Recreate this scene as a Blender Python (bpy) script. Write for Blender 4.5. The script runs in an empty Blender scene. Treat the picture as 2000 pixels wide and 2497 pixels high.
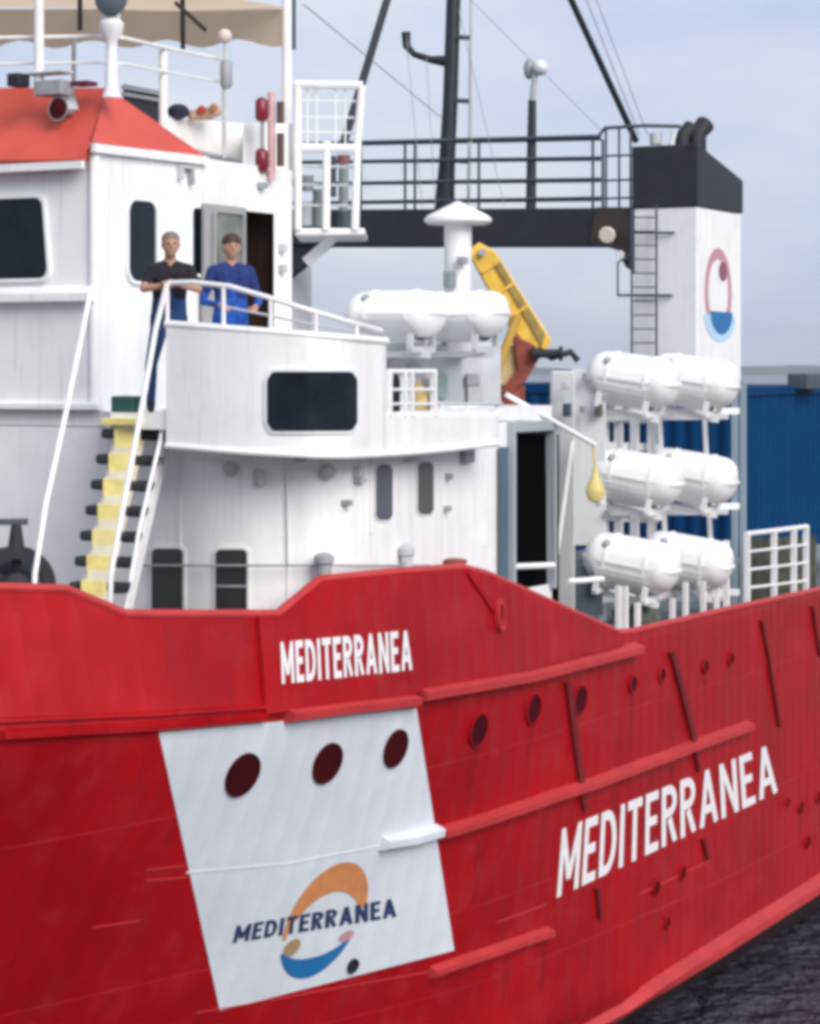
import bpy, bmesh, math, random
import numpy as np
from mathutils import Vector, Matrix

random.seed(7)
SC = bpy.context.scene
COL = SC.collection
R = math.radians

# ------------------------------------------------------------------ camera, sky, sun, exposure
F = 6000.0                 # focal length in pixels of the 2000 x 2497 photograph
HOR = 895.0                # image row of the horizon
TH = R(28.0)               # angle between the view axis and the ship's axis
EYE = Vector((0.0, -17.6, 8.3))          # X aft, -Y port, Z up, water at 0
FW = Vector((math.cos(TH), math.sin(TH), 0))
RT = Vector((math.sin(TH), -math.cos(TH), 0))
UP = Vector((0, 0, 1))

cam = bpy.data.cameras.new("camera")
cam.sensor_fit = 'HORIZONTAL'
cam.sensor_width = 36.0
cam.lens = 36.0 * F / 2000.0
cam.shift_y = -(2497 / 2 - HOR) / 2000.0
cam.clip_start = 0.5
cam.clip_end = 20000
camo = bpy.data.objects.new("camera", cam)
COL.objects.link(camo)
camo.matrix_world = Matrix((
    (RT.x, 0, -FW.x, EYE.x), (RT.y, 0, -FW.y, EYE.y), (0, 1, 0, EYE.z), (0, 0, 0, 1)))
SC.camera = camo

SUN_EL, SUN_AZ = R(33), R(-119)           # azimuth of the sun measured from +X (aft) in the XY plane
sd = Vector((math.cos(SUN_EL) * math.cos(SUN_AZ), math.cos(SUN_EL) * math.sin(SUN_AZ), math.sin(SUN_EL)))
w = bpy.data.worlds.new("World")
SC.world = w
w.use_nodes = True
nt = w.node_tree
nt.nodes.clear()
out = nt.nodes.new('ShaderNodeOutputWorld')
bg = nt.nodes.new('ShaderNodeBackground')
sky = nt.nodes.new('ShaderNodeTexSky')
sky.sky_type = 'NISHITA'
sky.sun_disc = False
sky.sun_elevation = SUN_EL
sky.sun_rotation = math.atan2(sd.x, sd.y)
sky.air_density = 1.0
sky.dust_density = 1.2
sky.ozone_density = 2.5
tc = nt.nodes.new('ShaderNodeTexCoord')
mp = nt.nodes.new('ShaderNodeMapping')
mp.inputs['Scale'].default_value = (1.0, 1.0, 3.2)
nz = nt.nodes.new('ShaderNodeTexNoise')
nz.inputs['Scale'].default_value = 4.0
nz.inputs['Detail'].default_value = 5.0
nz.inputs['Roughness'].default_value = 0.55
ramp = nt.nodes.new('ShaderNodeValToRGB')
ramp.color_ramp.elements[0].position = 0.40
ramp.color_ramp.elements[0].color = (4.6, 5.3, 7.0, 1)
ramp.color_ramp.elements[1].position = 0.64
ramp.color_ramp.elements[1].color = (6.6, 6.65, 7.5, 1)
mix = nt.nodes.new('ShaderNodeMixRGB')
mix.inputs['Fac'].default_value = 0.84
nt.links.new(tc.outputs['Generated'], mp.inputs['Vector'])
nt.links.new(mp.outputs['Vector'], nz.inputs['Vector'])
nt.links.new(nz.outputs['Fac'], ramp.inputs['Fac'])
nt.links.new(sky.outputs['Color'], mix.inputs['Color1'])
nt.links.new(ramp.outputs['Color'], mix.inputs['Color2'])
nt.links.new(mix.outputs['Color'], bg.inputs['Color'])
bg.inputs['Strength'].default_value = 0.098
nt.links.new(bg.outputs['Background'], out.inputs['Surface'])

sl = bpy.data.lights.new("sun", 'SUN')
sl.energy = 2.55
sl.angle = R(38)
sl.color = (1.0, 0.955, 0.9)
so = bpy.data.objects.new("sun", sl)
COL.objects.link(so)
so.location = (0, -60, 80)
so.rotation_euler = sd.to_track_quat('Z', 'Y').to_euler()

SC.view_settings.view_transform = 'Standard'
SC.view_settings.look = 'None'
SC.view_settings.exposure = 0.35
SC.view_settings.gamma = 1.0
SC.view_settings.use_curve_mapping = False
SC.render.engine = 'CYCLES'
SC.cycles.pixel_filter_type = 'BLACKMAN_HARRIS'
SC.cycles.filter_width = 4.2             # the photograph is soft: a wide reconstruction filter
SC.cycles.use_denoising = True
SC.cycles.max_bounces = 6

# ------------------------------------------------------------------ pixel <-> place
def P(px, py, f):
    """the place seen at a pixel of the photograph at distance f along the view axis"""
    return EYE + FW * f + RT * ((px - 1000) / F * f) + UP * ((HOR - py) / F * f)

def PY(px, py, Y):
    u = (px - 1000) / F
    f = (Y - EYE.y) / (FW.y + u * RT.y)
    return P(px, py, f)

def PX(px, py, X):
    u = (px - 1000) / F
    f = (X - EYE.x) / (FW.x + u * RT.x)
    return P(px, py, f)

def pchip(xs, ys):
    xs = np.array(xs, float); ys = np.array(ys, float)
    h = np.diff(xs); dl = np.diff(ys) / h
    m = np.zeros(len(xs))
    m[0], m[-1] = dl[0], dl[-1]
    for i in range(1, len(xs) - 1):
        m[i] = 0 if dl[i - 1] * dl[i] <= 0 else 2 / (1 / dl[i - 1] + 1 / dl[i])
    def f(x):
        x = min(max(x, xs[0]), xs[-1])
        i = min(max(int(np.searchsorted(xs, x)) - 1, 0), len(h) - 1)
        t = (x - xs[i]) / h[i]
        return float((1 + 2 * t) * (1 - t) ** 2 * ys[i] + t * (1 - t) ** 2 * h[i] * m[i]
                     + t * t * (3 - 2 * t) * ys[i + 1] + t * t * (t - 1) * h[i] * m[i + 1])
    return f

hb_k = pchip([8.6, 10, 13, 16.7, 19.7, 21.8, 24, 27, 55, 60], [0.06, 1.1, 3.3, 4.85, 5.55, 5.85, 5.98, 6.0, 6.0, 5.4])
z_k = pchip([8.6, 12, 16.7, 19.7, 22, 25, 60], [6.1, 5.6, 5.2, 5.05, 4.98, 4.97, 4.97])
flare = pchip([8.6, 10, 13, 16.7, 19.7, 22, 25, 29, 60], [0.0, 0.9, 2.5, 2.7, 2.1, 1.35, 0.45, 0.0, 0.0])

lean_b = pchip([8.6, 16, 18, 20.5, 60], [0.2, 0.24, 0.22, 0.06, 0.05])
ZB = 0.62                                    # lower knuckle: the plating turns in below it
def hb(X, z):
    zk = z_k(X)
    if z >= zk:
        return max(hb_k(X) - lean_b(X) * (z - zk), 0.05)
    t = (zk - z) / zk
    return max(hb_k(X) - flare(X) * min(t, 1.25) ** 1.15 - 0.9 * max(ZB - z, 0), 0.05)

def PH(px, py, eps=0.0):
    """pixel -> the port side of the hull, eps metres proud of it"""
    a, b = 14.0, 60.0
    def g(f):
        q = P(px, py, f)
        return q.y + hb(q.x, q.z) + eps
    f = a
    while g(f) < 0 and f < b:
        f += 0.5
    lo, hi = f - 0.5, f
    for _ in range(26):
        m = (lo + hi) / 2
        if g(m) < 0: lo = m
        else: hi = m
    return P(px, py, (lo + hi) / 2)

# ------------------------------------------------------------------ materials
MATS = {}
def mat(name, col, rough=0.5, metal=0.0, var=0.08, vscale=1.2, streak=0.0, streak_col=(0.16, 0.07, 0.03),
        bump=0.0, bscale=6.0, spec=0.5, dish=0.0, dirt=0.0, dirt_col=(0.12, 0.1, 0.09)):
    if name in MATS: return MATS[name]
    m = bpy.data.materials.new(name); m.use_nodes = True
    n = m.node_tree.nodes; l = m.node_tree.links
    b = n['Principled BSDF']
    b.inputs['Roughness'].default_value = rough
    b.inputs['Metallic'].default_value = metal
    b.inputs['Specular IOR Level'].default_value = spec
    geo = n.new('ShaderNodeNewGeometry')
    no = n.new('ShaderNodeTexNoise'); no.inputs['Scale'].default_value = vscale; no.inputs['Detail'].default_value = 6
    no.inputs['Roughness'].default_value = 0.6
    l.new(geo.outputs['Position'], no.inputs['Vector'])
    hv = n.new('ShaderNodeMapRange')
    hv.inputs['From Min'].default_value = 0.3; hv.inputs['From Max'].default_value = 0.7
    hv.inputs['To Min'].default_value = 1 - var; hv.inputs['To Max'].default_value = 1 + var
    l.new(no.outputs['Fac'], hv.inputs['Value'])
    mul = n.new('ShaderNodeVectorMath'); mul.operation = 'SCALE'
    mul.inputs[0].default_value = col[:3]
    l.new(hv.outputs['Result'], mul.inputs['Scale'])
    cur = mul.outputs['Vector']
    def layer(cur, amt, c, scale, zs, lo, hi):
        mpp = n.new('ShaderNodeMapping'); mpp.inputs['Scale'].default_value = (scale, scale, zs)
        l.new(geo.outputs['Position'], mpp.inputs['Vector'])
        q = n.new('ShaderNodeTexNoise'); q.inputs['Scale'].default_value = 1; q.inputs['Detail'].default_value = 7
        q.inputs['Roughness'].default_value = 0.65
        l.new(mpp.outputs['Vector'], q.inputs['Vector'])
        mr = n.new('ShaderNodeMapRange'); mr.inputs['From Min'].default_value = lo; mr.inputs['From Max'].default_value = hi
        mr.inputs['To Max'].default_value = amt
        l.new(q.outputs['Fac'], mr.inputs['Value'])
        mx = n.new('ShaderNodeMixRGB'); mx.inputs['Color2'].default_value = (*c, 1)
        l.new(mr.outputs['Result'], mx.inputs['Fac']); l.new(cur, mx.inputs['Color1'])
        return mx.outputs['Color']
    if streak:
        cur = layer(cur, streak, streak_col, 5.0, 0.35, 0.56, 0.74)
        cur = layer(cur, min(streak * 1.3, 0.6), streak_col, 17.0, 0.8, 0.575, 0.70)
    if dirt: cur = layer(cur, dirt, dirt_col, 2.2, 2.2, 0.5, 0.78)
    l.new(cur, b.inputs['Base Color'])
    rr = n.new('ShaderNodeMapRange'); rr.inputs['To Min'].default_value = max(rough - 0.1, 0.02); rr.inputs['To Max'].default_value = min(rough + 0.12, 1)
    l.new(no.outputs['Fac'], rr.inputs['Value']); l.new(rr.outputs['Result'], b.inputs['Roughness'])
    if dish:
        sx = n.new('ShaderNodeSeparateXYZ'); l.new(geo.outputs['Position'], sx.inputs[0])
        m1 = n.new('ShaderNodeMath'); m1.operation = 'MULTIPLY'; m1.inputs[1].default_value = 2 * math.pi / 0.62
        l.new(sx.outputs['X'], m1.inputs[0])
        m2 = n.new('ShaderNodeMath'); m2.operation = 'SINE'; l.new(m1.outputs[0], m2.inputs[0])
        m4 = n.new('ShaderNodeMath'); m4.operation = 'ABSOLUTE'; l.new(m2.outputs[0], m4.inputs[0])
        m3 = n.new('ShaderNodeMath'); m3.operation = 'MULTIPLY'; l.new(m4.outputs[0], m3.inputs[0]); l.new(no.outputs['Fac'], m3.inputs[1])
        bd = n.new('ShaderNodeBump'); bd.inputs['Strength'].default_value = dish; bd.inputs['Distance'].default_value = 0.03; bd.invert = True
        l.new(m3.outputs[0], bd.inputs['Height']); l.new(bd.outputs['Normal'], b.inputs['Normal'])
    if bump:
        q = n.new('ShaderNodeTexNoise'); q.inputs['Scale'].default_value = bscale; q.inputs['Detail'].default_value = 3
        l.new(geo.outputs['Position'], q.inputs['Vector'])
        bp = n.new('ShaderNodeBump'); bp.inputs['Strength'].default_value = bump; bp.inputs['Distance'].default_value = 0.05
        l.new(q.outputs['Fac'], bp.inputs['Height']); l.new(bp.outputs['Normal'], b.inputs['Normal'])
        if dish: l.new(bd.outputs['Normal'], bp.inputs['Normal'])
    MATS[name] = m
    return m

RED = mat('red hull paint', (0.34, 0.002, 0.005), 0.40, var=0.20, vscale=0.7, streak=0.42, streak_col=(0.16, 0.008, 0.010), bump=0.45, bscale=1.3, dirt=0.36, dirt_col=(0.40, 0.045, 0.045), spec=0.25, dish=0.55)
RED2 = mat('worn red strake paint', (0.48, 0.034, 0.034), 0.5, var=0.14, vscale=3, dirt=0.35, dirt_col=(0.42, 0.02, 0.02))
REDROOF = mat('red roof paint', (0.62, 0.085, 0.06), 0.5, var=0.12, vscale=2, dirt=0.25, dirt_col=(0.3, 0.03, 0.03))
DKRED = mat('dark red deadlight', (0.055, 0.003, 0.006), 0.7, var=0.3, spec=0.1)
WHITE = mat('white ship paint', (0.86, 0.86, 0.85), 0.42, var=0.035, vscale=0.8, streak=0.26, streak_col=(0.48, 0.38, 0.32), dirt=0.22, dirt_col=(0.52, 0.47, 0.45), bump=0.18, bscale=1.8, dish=0.3)
WHITE2 = mat('white panel paint', (0.67, 0.71, 0.76), 0.4, var=0.06, vscale=1.5, streak=0.08, streak_col=(0.48, 0.45, 0.44), bump=0.3, bscale=1.3, dish=0.35, dirt=0.15, dirt_col=(0.55, 0.54, 0.54))
CLEANW = mat('clean white lettering paint', (0.82, 0.78, 0.79), 0.45, var=0.06, vscale=9)
FRP = mat('white raft fibreglass', (0.85, 0.85, 0.84), 0.5, var=0.03, vscale=3, dirt=0.15, dirt_col=(0.55, 0.52, 0.48))
GREY = mat('grey metal', (0.33, 0.34, 0.36), 0.5, var=0.15, vscale=5)
LGREY = mat('pale grey metal', (0.52, 0.54, 0.56), 0.5, var=0.1, vscale=4, dirt=0.25)
SLATE = mat('slate rail paint', (0.055, 0.075, 0.10), 0.5, var=0.15, vscale=4)
BLACK = mat('black funnel paint', (0.016, 0.019, 0.027), 0.5, var=0.3, vscale=2, dirt=0.3, dirt_col=(0.05, 0.045, 0.05))
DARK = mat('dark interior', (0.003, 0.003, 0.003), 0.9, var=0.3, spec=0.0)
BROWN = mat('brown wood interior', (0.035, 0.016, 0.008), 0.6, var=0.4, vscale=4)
GLASS = mat('tinted window glass', (0.005, 0.011, 0.018), 0.12, var=0.6, vscale=1.8, spec=0.25, bump=0.35, bscale=1.3)
RUBBER = mat('black rubber', (0.015, 0.015, 0.02), 0.65, var=0.2)
YELLOW = mat('yellow crane paint', (0.80, 0.50, 0.06), 0.45, var=0.15, vscale=5, dirt=0.3, dirt_col=(0.22, 0.13, 0.03))
PALEY = mat('pale yellow stair paint', (0.86, 0.74, 0.26), 0.55, var=0.15, vscale=8, dirt=0.45, dirt_col=(0.62, 0.58, 0.48))
OXIDE = mat('rust red crane paint', (0.24, 0.045, 0.03), 0.55, var=0.3, vscale=6)
BLUE = mat('blue container paint', (0.0008, 0.040, 0.125), 0.6, var=0.12, vscale=1.2, streak=0.3, streak_col=(0.002, 0.03, 0.09), spec=0.08)
CANVAS = mat('beige awning canvas', (0.60, 0.51, 0.40), 0.85, var=0.1, vscale=2, dirt=0.25, dirt_col=(0.25, 0.21, 0.17))
_n = CANVAS.node_tree.nodes; _l = CANVAS.node_tree.links
_t = _n.new('ShaderNodeBsdfTranslucent'); _t.inputs['Color'].default_value = (0.95, 0.86, 0.74, 1)
_m = _n.new('ShaderNodeMixShader'); _m.inputs['Fac'].default_value = 0.72
_l.new(_n['Principled BSDF'].outputs[0], _m.inputs[1]); _l.new(_t.outputs[0], _m.inputs[2]); _l.new(_m.outputs[0], _n['Material Output'].inputs['Surface'])
NAVY = mat('navy lettering paint', (0.025, 0.045, 0.13), 0.45, var=0.1, vscale=9)
ORANGE = mat('orange logo paint', (0.60, 0.24, 0.09), 0.45, var=0.15, vscale=6)
LBLUE = mat('blue logo paint', (0.015, 0.15, 0.38), 0.45, var=0.1, vscale=6)
PINK = mat('rose logo paint', (0.55, 0.30, 0.32), 0.45, var=0.1, vscale=6)
PBLUE = mat('pale blue logo paint', (0.45, 0.66, 0.82), 0.45, var=0.05)
GREEN = mat('dark green box paint', (0.02, 0.085, 0.065), 0.5, var=0.15, vscale=8)
MOSS = mat('mossy net', (0.10, 0.11, 0.085), 0.9, var=0.4, vscale=12)
REDLAMP = mat('red lantern', (0.20, 0.012, 0.03), 0.3, var=0.2)
PINKP = mat('pale red pole paint', (0.66, 0.40, 0.40), 0.5, var=0.08)
BUOYY = mat('pale yellow buoy', (0.66, 0.55, 0.20), 0.5, var=0.15, vscale=12)
TAN = mat('tan canister', (0.60, 0.46, 0.20), 0.6, var=0.2, vscale=10)
DECKM = mat('deck grey paint', (0.16, 0.18, 0.18), 0.7, var=0.2, vscale=2)
SKIN = mat('skin', (0.46, 0.25, 0.17), 0.55, var=0.06, vscale=20)
HAIRB = mat('brown hair', (0.05, 0.026, 0.014), 0.6, var=0.3, vscale=60)
HAIRG = mat('greying hair', (0.20, 0.15, 0.11), 0.6, var=0.3, vscale=60)
TSHIRT = mat('black t-shirt cloth', (0.014, 0.012, 0.018), 0.9, var=0.3, vscale=12, bump=0.8, bscale=22)
JEANS = mat('dark blue jeans cloth', (0.012, 0.05, 0.16), 0.9, var=0.3, vscale=14, bump=0.8, bscale=22)
OVERALL = mat('bright blue overall cloth', (0.010, 0.085, 0.40), 0.85, var=0.25, vscale=14, bump=0.8, bscale=22)
NAVYC = mat('navy jacket cloth', (0.016, 0.035, 0.17), 0.9, var=0.25, vscale=14, bump=0.8, bscale=22)

# ------------------------------------------------------------------ mesh helpers
class MB:
    def __init__(s): s.v = []; s.f = []
    def add(s, vs, fs):
        o = len(s.v)
        s.v += [tuple(v) for v in vs]
        s.f += [tuple(i + o for i in f) for f in fs]
        return s
    def box8(s, p):   # p: bottom four, top four (same order)
        return s.add(p, [(3, 2, 1, 0), (4, 5, 6, 7), (0, 1, 5, 4), (1, 2, 6, 5), (2, 3, 7, 6), (3, 0, 4, 7)])
    def box(s, c, sz, M=None):
        x, y, z = sz[0] / 2, sz[1] / 2, sz[2] / 2
        ps = [Vector(q) for q in ((-x, -y, -z), (x, -y, -z), (x, y, -z), (-x, y, -z), (-x, -y, z), (x, -y, z), (x, y, z), (-x, y, z))]
        if M is not None: ps = [M @ q for q in ps]
        return s.box8([q + Vector(c) for q in ps])
    def tube(s, pts, r, n=10, cap=True):
        pts = [Vector(p) for p in pts]
        rs = r if isinstance(r, (list, tuple)) else [r] * len(pts)
        o = len(s.v); k = len(pts)
        prev = None
        for i, p in enumerate(pts):
            d = (pts[min(i + 1, k - 1)] - pts[max(i - 1, 0)]).normalized()
            a = prev if prev is not None else (Vector((0, 0, 1)) if abs(d.z) < 0.9 else Vector((1, 0, 0)))
            x = (a - d * a.dot(d)).normalized(); y = d.cross(x); prev = x
            for j in range(n):
                t = 2 * math.pi * j / n
                s.v.append(tuple(p + (x * math.cos(t) + y * math.sin(t)) * rs[i]))
        for i in range(k - 1):
            for j in range(n):
                a, b = o + i * n + j, o + i * n + (j + 1) % n
                s.f.append((a, b, b + n, a + n))
        if cap:
            s.f.append(tuple(o + j for j in reversed(range(n))))
            s.f.append(tuple(o + (k - 1) * n + j for j in range(n)))
        return s
    def bar(s, a, b, w_, h_):
        a = Vector(a); b = Vector(b); d = (b - a).normalized()
        up = Vector((0, 0, 1)) if abs(d.z) < 0.95 else Vector((1, 0, 0))
        x = d.cross(up).normalized() * (w_ / 2); y = x.normalized().cross(d) * (h_ / 2)
        return s.box8([a - x - y, a + x - y, b + x - y, b - x - y, a - x + y, a + x + y, b + x + y, b - x + y])
    def lathe(s, prof, c, ax=(0, 0, 1), n=24):
        c = Vector(c); ax = Vector(ax).normalized()
        a = Vector((1, 0, 0)) if abs(ax.x) < 0.9 else Vector((0, 1, 0))
        x = (a - ax * a.dot(ax)).normalized(); y = ax.cross(x)
        o = len(s.v); k = len(prof)
        for (r, h) in prof:
            for j in range(n):
                t = 2 * math.pi * j / n
                s.v.append(tuple(c + ax * h + (x * math.cos(t) + y * math.sin(t)) * r))
        for i in range(k - 1):
            for j in range(n):
                a_, b_ = o + i * n + j, o + i * n + (j + 1) % n
                s.f.append((a_, b_, b_ + n, a_ + n))
        s.f.append(tuple(o + j for j in reversed(range(n))))
        s.f.append(tuple(o + (k - 1) * n + j for j in range(n)))
        return s
    def grid(s, rows):
        o = len(s.v); m = len(rows[0])
        for r in rows: s.v += [tuple(p) for p in r]
        for i in range(len(rows) - 1):
            for j in range(m - 1):
                a = o + i * m + j
                s.f.append((a, a + 1, a + m + 1, a + m))
        return s
    def slab(s, rows, off):
        """a curved sheet with thickness: rows of points and an offset vector"""
        off = Vector(off); m = len(rows[0]); k = len(rows)
        o = len(s.v)
        s.grid(rows)
        o2 = len(s.v)
        s.grid([[Vector(p) + off for p in r] for r in rows])
        s.f[-((k - 1) * (m - 1)):] = [tuple(reversed(f)) for f in s.f[-((k - 1) * (m - 1)):]]
        edge = [(0, j) for j in range(m)] + [(i, m - 1) for i in range(1, k)] + [(k - 1, j) for j in range(m - 2, -1, -1)] + [(i, 0) for i in range(k - 2, 0, -1)]
        ids = [i * m + j for i, j in edge]
        for a, b in zip(ids, ids[1:] + ids[:1]):
            s.f.append((o + b, o + a, o2 + a, o2 + b))
        return s
    def plate(s, pts, off):
        """flat n-gon with thickness"""
        n = len(pts); off = Vector(off)
        o = len(s.v)
        s.v += [tuple(p) for p in pts] + [tuple(Vector(p) + off) for p in pts]
        s.f.append(tuple(o + i for i in range(n)))
        s.f.append(tuple(o + n + i for i in reversed(range(n))))
        for i in range(n):
            j = (i + 1) % n
            s.f.append((o + j, o + i, o + n + i, o + n + j))
        return s
    def ring(s, a, b, off):
        """frame between outline a (outer) and b (inner), same count, with thickness"""
        n = len(a); off = Vector(off); o = len(s.v)
        for L in (a, b): s.v += [tuple(p) for p in L]
        for L in (a, b): s.v += [tuple(Vector(p) + off) for p in L]
        for i in range(n):
            j = (i + 1) % n
            s.f += [(o + i, o + j, o + n + j, o + n + i), (o + 2 * n + i, o + 3 * n + i, o + 3 * n + j, o + 2 * n + j),
                    (o + i, o + 2 * n + i, o + 2 * n + j, o + j), (o + n + i, o + n + j, o + 3 * n + j, o + 3 * n + i)]
        return s
    def ball(s, c, r, n=16, m=10, sc=(1, 1, 1)):
        c = Vector(c); o = len(s.v)
        for i in range(m + 1):
            a = math.pi * i / m - math.pi / 2
            for j in range(n):
                t = 2 * math.pi * j / n
                s.v.append((c.x + r * sc[0] * math.cos(a) * math.cos(t), c.y + r * sc[1] * math.cos(a) * math.sin(t), c.z + r * sc[2] * math.sin(a)))
        for i in range(m):
            for j in range(n):
                a_, b_ = o + i * n + j, o + i * n + (j + 1) % n
                s.f.append((a_, b_, b_ + n, a_ + n))
        return s

def obj(name, mb, m, parent=None, smooth=False, bevel=0.0, kind=None, label=None):
    me = bpy.data.meshes.new(name)
    me.from_pydata(mb.v, [], mb.f)
    me.validate()
    bm = bmesh.new(); bm.from_mesh(me)
    bmesh.ops.remove_doubles(bm, verts=bm.verts, dist=1e-5)
    bmesh.ops.recalc_face_normals(bm, faces=bm.faces)
    bm.to_mesh(me); bm.free()
    me.materials.append(m)
    if smooth:
        for p in me.polygons: p.use_smooth = True
        me.set_sharp_from_angle(angle=R(40))
    o = bpy.data.objects.new(name, me)
    COL.objects.link(o)
    if parent is not None:
        o.parent = parent
        if parent.parent is None: o.matrix_parent_inverse = Matrix.Translation(-parent.location)
    if bevel:
        b = o.modifiers.new('bevel', 'BEVEL'); b.width = bevel; b.segments = 2; b.limit_method = 'ANGLE'
    if kind: o['kind'] = kind
    if label: o['label'] = label
    return o

def thing(name, label, cat, loc, group=None):
    o = bpy.data.objects.new(name, None); COL.objects.link(o)
    o.location = loc; o.empty_display_size = 0.2
    o['label'] = label; o['category'] = cat
    if group: o['group'] = group
    return o

def tag(o, label, cat, group=None):
    o['label'] = label; o['category'] = cat
    if group: o['group'] = group
    return o

def rrect(w_, h_, r, n=5):
    pts = []
    for cx, cy, a0 in ((w_ / 2 - r, h_ / 2 - r, 0), (-w_ / 2 + r, h_ / 2 - r, 90), (-w_ / 2 + r, -h_ / 2 + r, 180), (w_ / 2 - r, -h_ / 2 + r, 270)):
        for i in range(n + 1):
            t = R(a0 + 90 * i / n)
            pts.append((cx + r * math.cos(t), cy + r * math.sin(t)))
    return pts

def on(c, ux, uz, pts): return [c + ux * a + uz * b for a, b in pts]

def wall_holes(x0, x1, z0, z1, holes):
    xs = sorted({x0, x1, *[h[0] for h in holes], *[h[1] for h in holes]})
    zs = sorted({z0, z1, *[h[2] for h in holes], *[h[3] for h in holes]})
    cells = []
    for a, b in zip(xs, xs[1:]):
        for c, d in zip(zs, zs[1:]):
            mx, mz = (a + b) / 2, (c + d) / 2
            if not any(h[0] < mx < h[1] and h[2] < mz < h[3] for h in holes): cells.append((a, b, c, d))
    return cells

def arc_pts(cx, cy, rx, ry, a0, a1, n=8):
    return [(cx + rx * math.cos(R(a0 + (a1 - a0) * i / n)), cy + ry * math.sin(R(a0 + (a1 - a0) * i / n))) for i in range(n + 1)]
def glyph(ch, t):
    """block letter as strokes (centre lines) in a box of width w and height 1, stroke t"""
    h = t / 2
    if ch == 'M': w = 0.74; return w, [[(h, 0), (h, 1)], [(w - h, 0), (w - h, 1)], [(h, 1), (w / 2, 0.22)], [(w / 2, 0.22), (w - h, 1)]]
    if ch == 'E': w = 0.46; return w, [[(h, 0), (h, 1)], [(t, h), (w, h)], [(t, 0.52), (w - 0.05, 0.52)], [(t, 1 - h), (w, 1 - h)]]
    if ch == 'D': w = 0.58; return w, [[(h, 0), (h, 1)], [(t, h), (0.24, h)] + arc_pts(0.24, 0.5, w - 0.24 - h, 0.5 - h, -90, 90, 10) + [(t, 1 - h)]]
    if ch == 'I': w = t; return w, [[(h, 0), (h, 1)]]
    if ch == 'T': w = 0.52; return w, [[(w / 2, 0), (w / 2, 1 - t)], [(0, 1 - h), (w, 1 - h)]]
    if ch == 'R': w = 0.54; return w, [[(h, 0), (h, 1)], [(t, 1 - h), (0.26, 1 - h)] + arc_pts(0.26, 0.73, w - 0.26 - h, 0.27 - h, 90, -90, 8) + [(t, 0.46 + h)], [(0.27, 0.44), (w - h, 0)]]
    if ch == 'A': w = 0.64; return w, [[(h, 0), (w / 2, 1)], [(w / 2, 1), (w - h, 0)], [(0.2, 0.3), (w - 0.2, 0.3)]]
    if ch == 'N': w = 0.60; return w, [[(h, 0), (h, 1)], [(w - h, 0), (w - h, 1)], [(h, 1), (w - h, 0)]]
def text_strips(body, t=0.15, gap=0.12):
    """lettering as strips of quads: a list of (points left, points right)"""
    x = 0; out = []
    for ch in body:
        w_, strokes = glyph(ch, t)
        for st in strokes:
            L, Rr = [], []
            for k, p in enumerate(st):
                a = st[max(k - 1, 0)]; b = st[min(k + 1, len(st) - 1)]
                dx, dy = b[0] - a[0], b[1] - a[1]; ln = math.hypot(dx, dy)
                nx, ny = -dy / ln * t / 2, dx / ln * t / 2
                cl = lambda v: min(max(v, 0), 1)
                L.append((x + p[0] + nx, cl(p[1] + ny))); Rr.append((x + p[0] - nx, cl(p[1] - ny)))
            out.append((L, Rr))
        x += w_ + gap
    W_ = x - gap
    return [([(a / W_, b) for a, b in L], [(a / W_, b) for a, b in Rr]) for L, Rr in out]

def quad_px(q, s, t):   # q: left-bottom, right-bottom, right-top, left-top in pixels
    a = [(q[0][i] * (1 - s) + q[1][i] * s) for i in (0, 1)]
    b = [(q[3][i] * (1 - s) + q[2][i] * s) for i in (0, 1)]
    return a[0] * (1 - t) + b[0] * t, a[1] * (1 - t) + b[1] * t

# ------------------------------------------------------------------ setting: water, far shore
def make_water():
    m = bpy.data.materials.new('harbour water'); m.use_nodes = True
    n = m.node_tree.nodes; l = m.node_tree.links; b = n['Principled BSDF']
    b.inputs['Base Color'].default_value = (0.045, 0.043, 0.066, 1)
    b.inputs['Roughness'].default_value = 0.12
    b.inputs['Specular IOR Level'].default_value = 0.4
    geo = n.new('ShaderNodeNewGeometry')
    bps = None
    for sc_, st, ds in ((0.7, 1.0, 0.8), (2.6, 1.0, 0.4), (8, 0.8, 0.1)):
        q = n.new('ShaderNodeTexNoise'); q.inputs['Scale'].default_value = sc_; q.inputs['Detail'].default_value = 4
        q.inputs['Distortion'].default_value = 0.6
        l.new(geo.outputs['Position'], q.inputs['Vector'])
        bp = n.new('ShaderNodeBump'); bp.inputs['Strength'].default_value = st; bp.inputs['Distance'].default_value = ds
        l.new(q.outputs['Fac'], bp.inputs['Height'])
        if bps: l.new(bps.outputs['Normal'], bp.inputs['Normal'])
        bps = bp
    l.new(bps.outputs['Normal'], b.inputs['Normal'])
    return m
mb = MB(); mb.add([(-9000, -9000, 0), (9000, -9000, 0), (9000, 9000, 0), (-9000, 9000, 0)], [(0, 1, 2, 3)])
obj('water', mb, make_water(), kind='structure')

LAND = mat('far shore scrub', (0.10, 0.13, 0.14), 0.9, var=0.3, vscale=0.01)
mb = MB(); rows = [[], [], []]
for i in range(61):
    px = -3000 + i * 130
    f = 2600
    h = 8.5 + 2.0 * math.sin(i * 0.9) + 2 * math.sin(i * 2.3 + 1) + 1.5 * random.random()
    base = P(px, HOR, f)
    for k, (df, z) in enumerate(((0, -1.0), (60, h), (900, -1.0))):
        q = P(px, HOR, f + df); rows[k].append((q.x, q.y, z))
mb.grid(rows)
obj('hills', mb, LAND, kind='structure', smooth=True)

# ------------------------------------------------------------------ the ship
SHIP = thing('rescue_ship', 'red and white rescue ship seen from off its bow', 'ship', (30, 0, 0))

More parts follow.
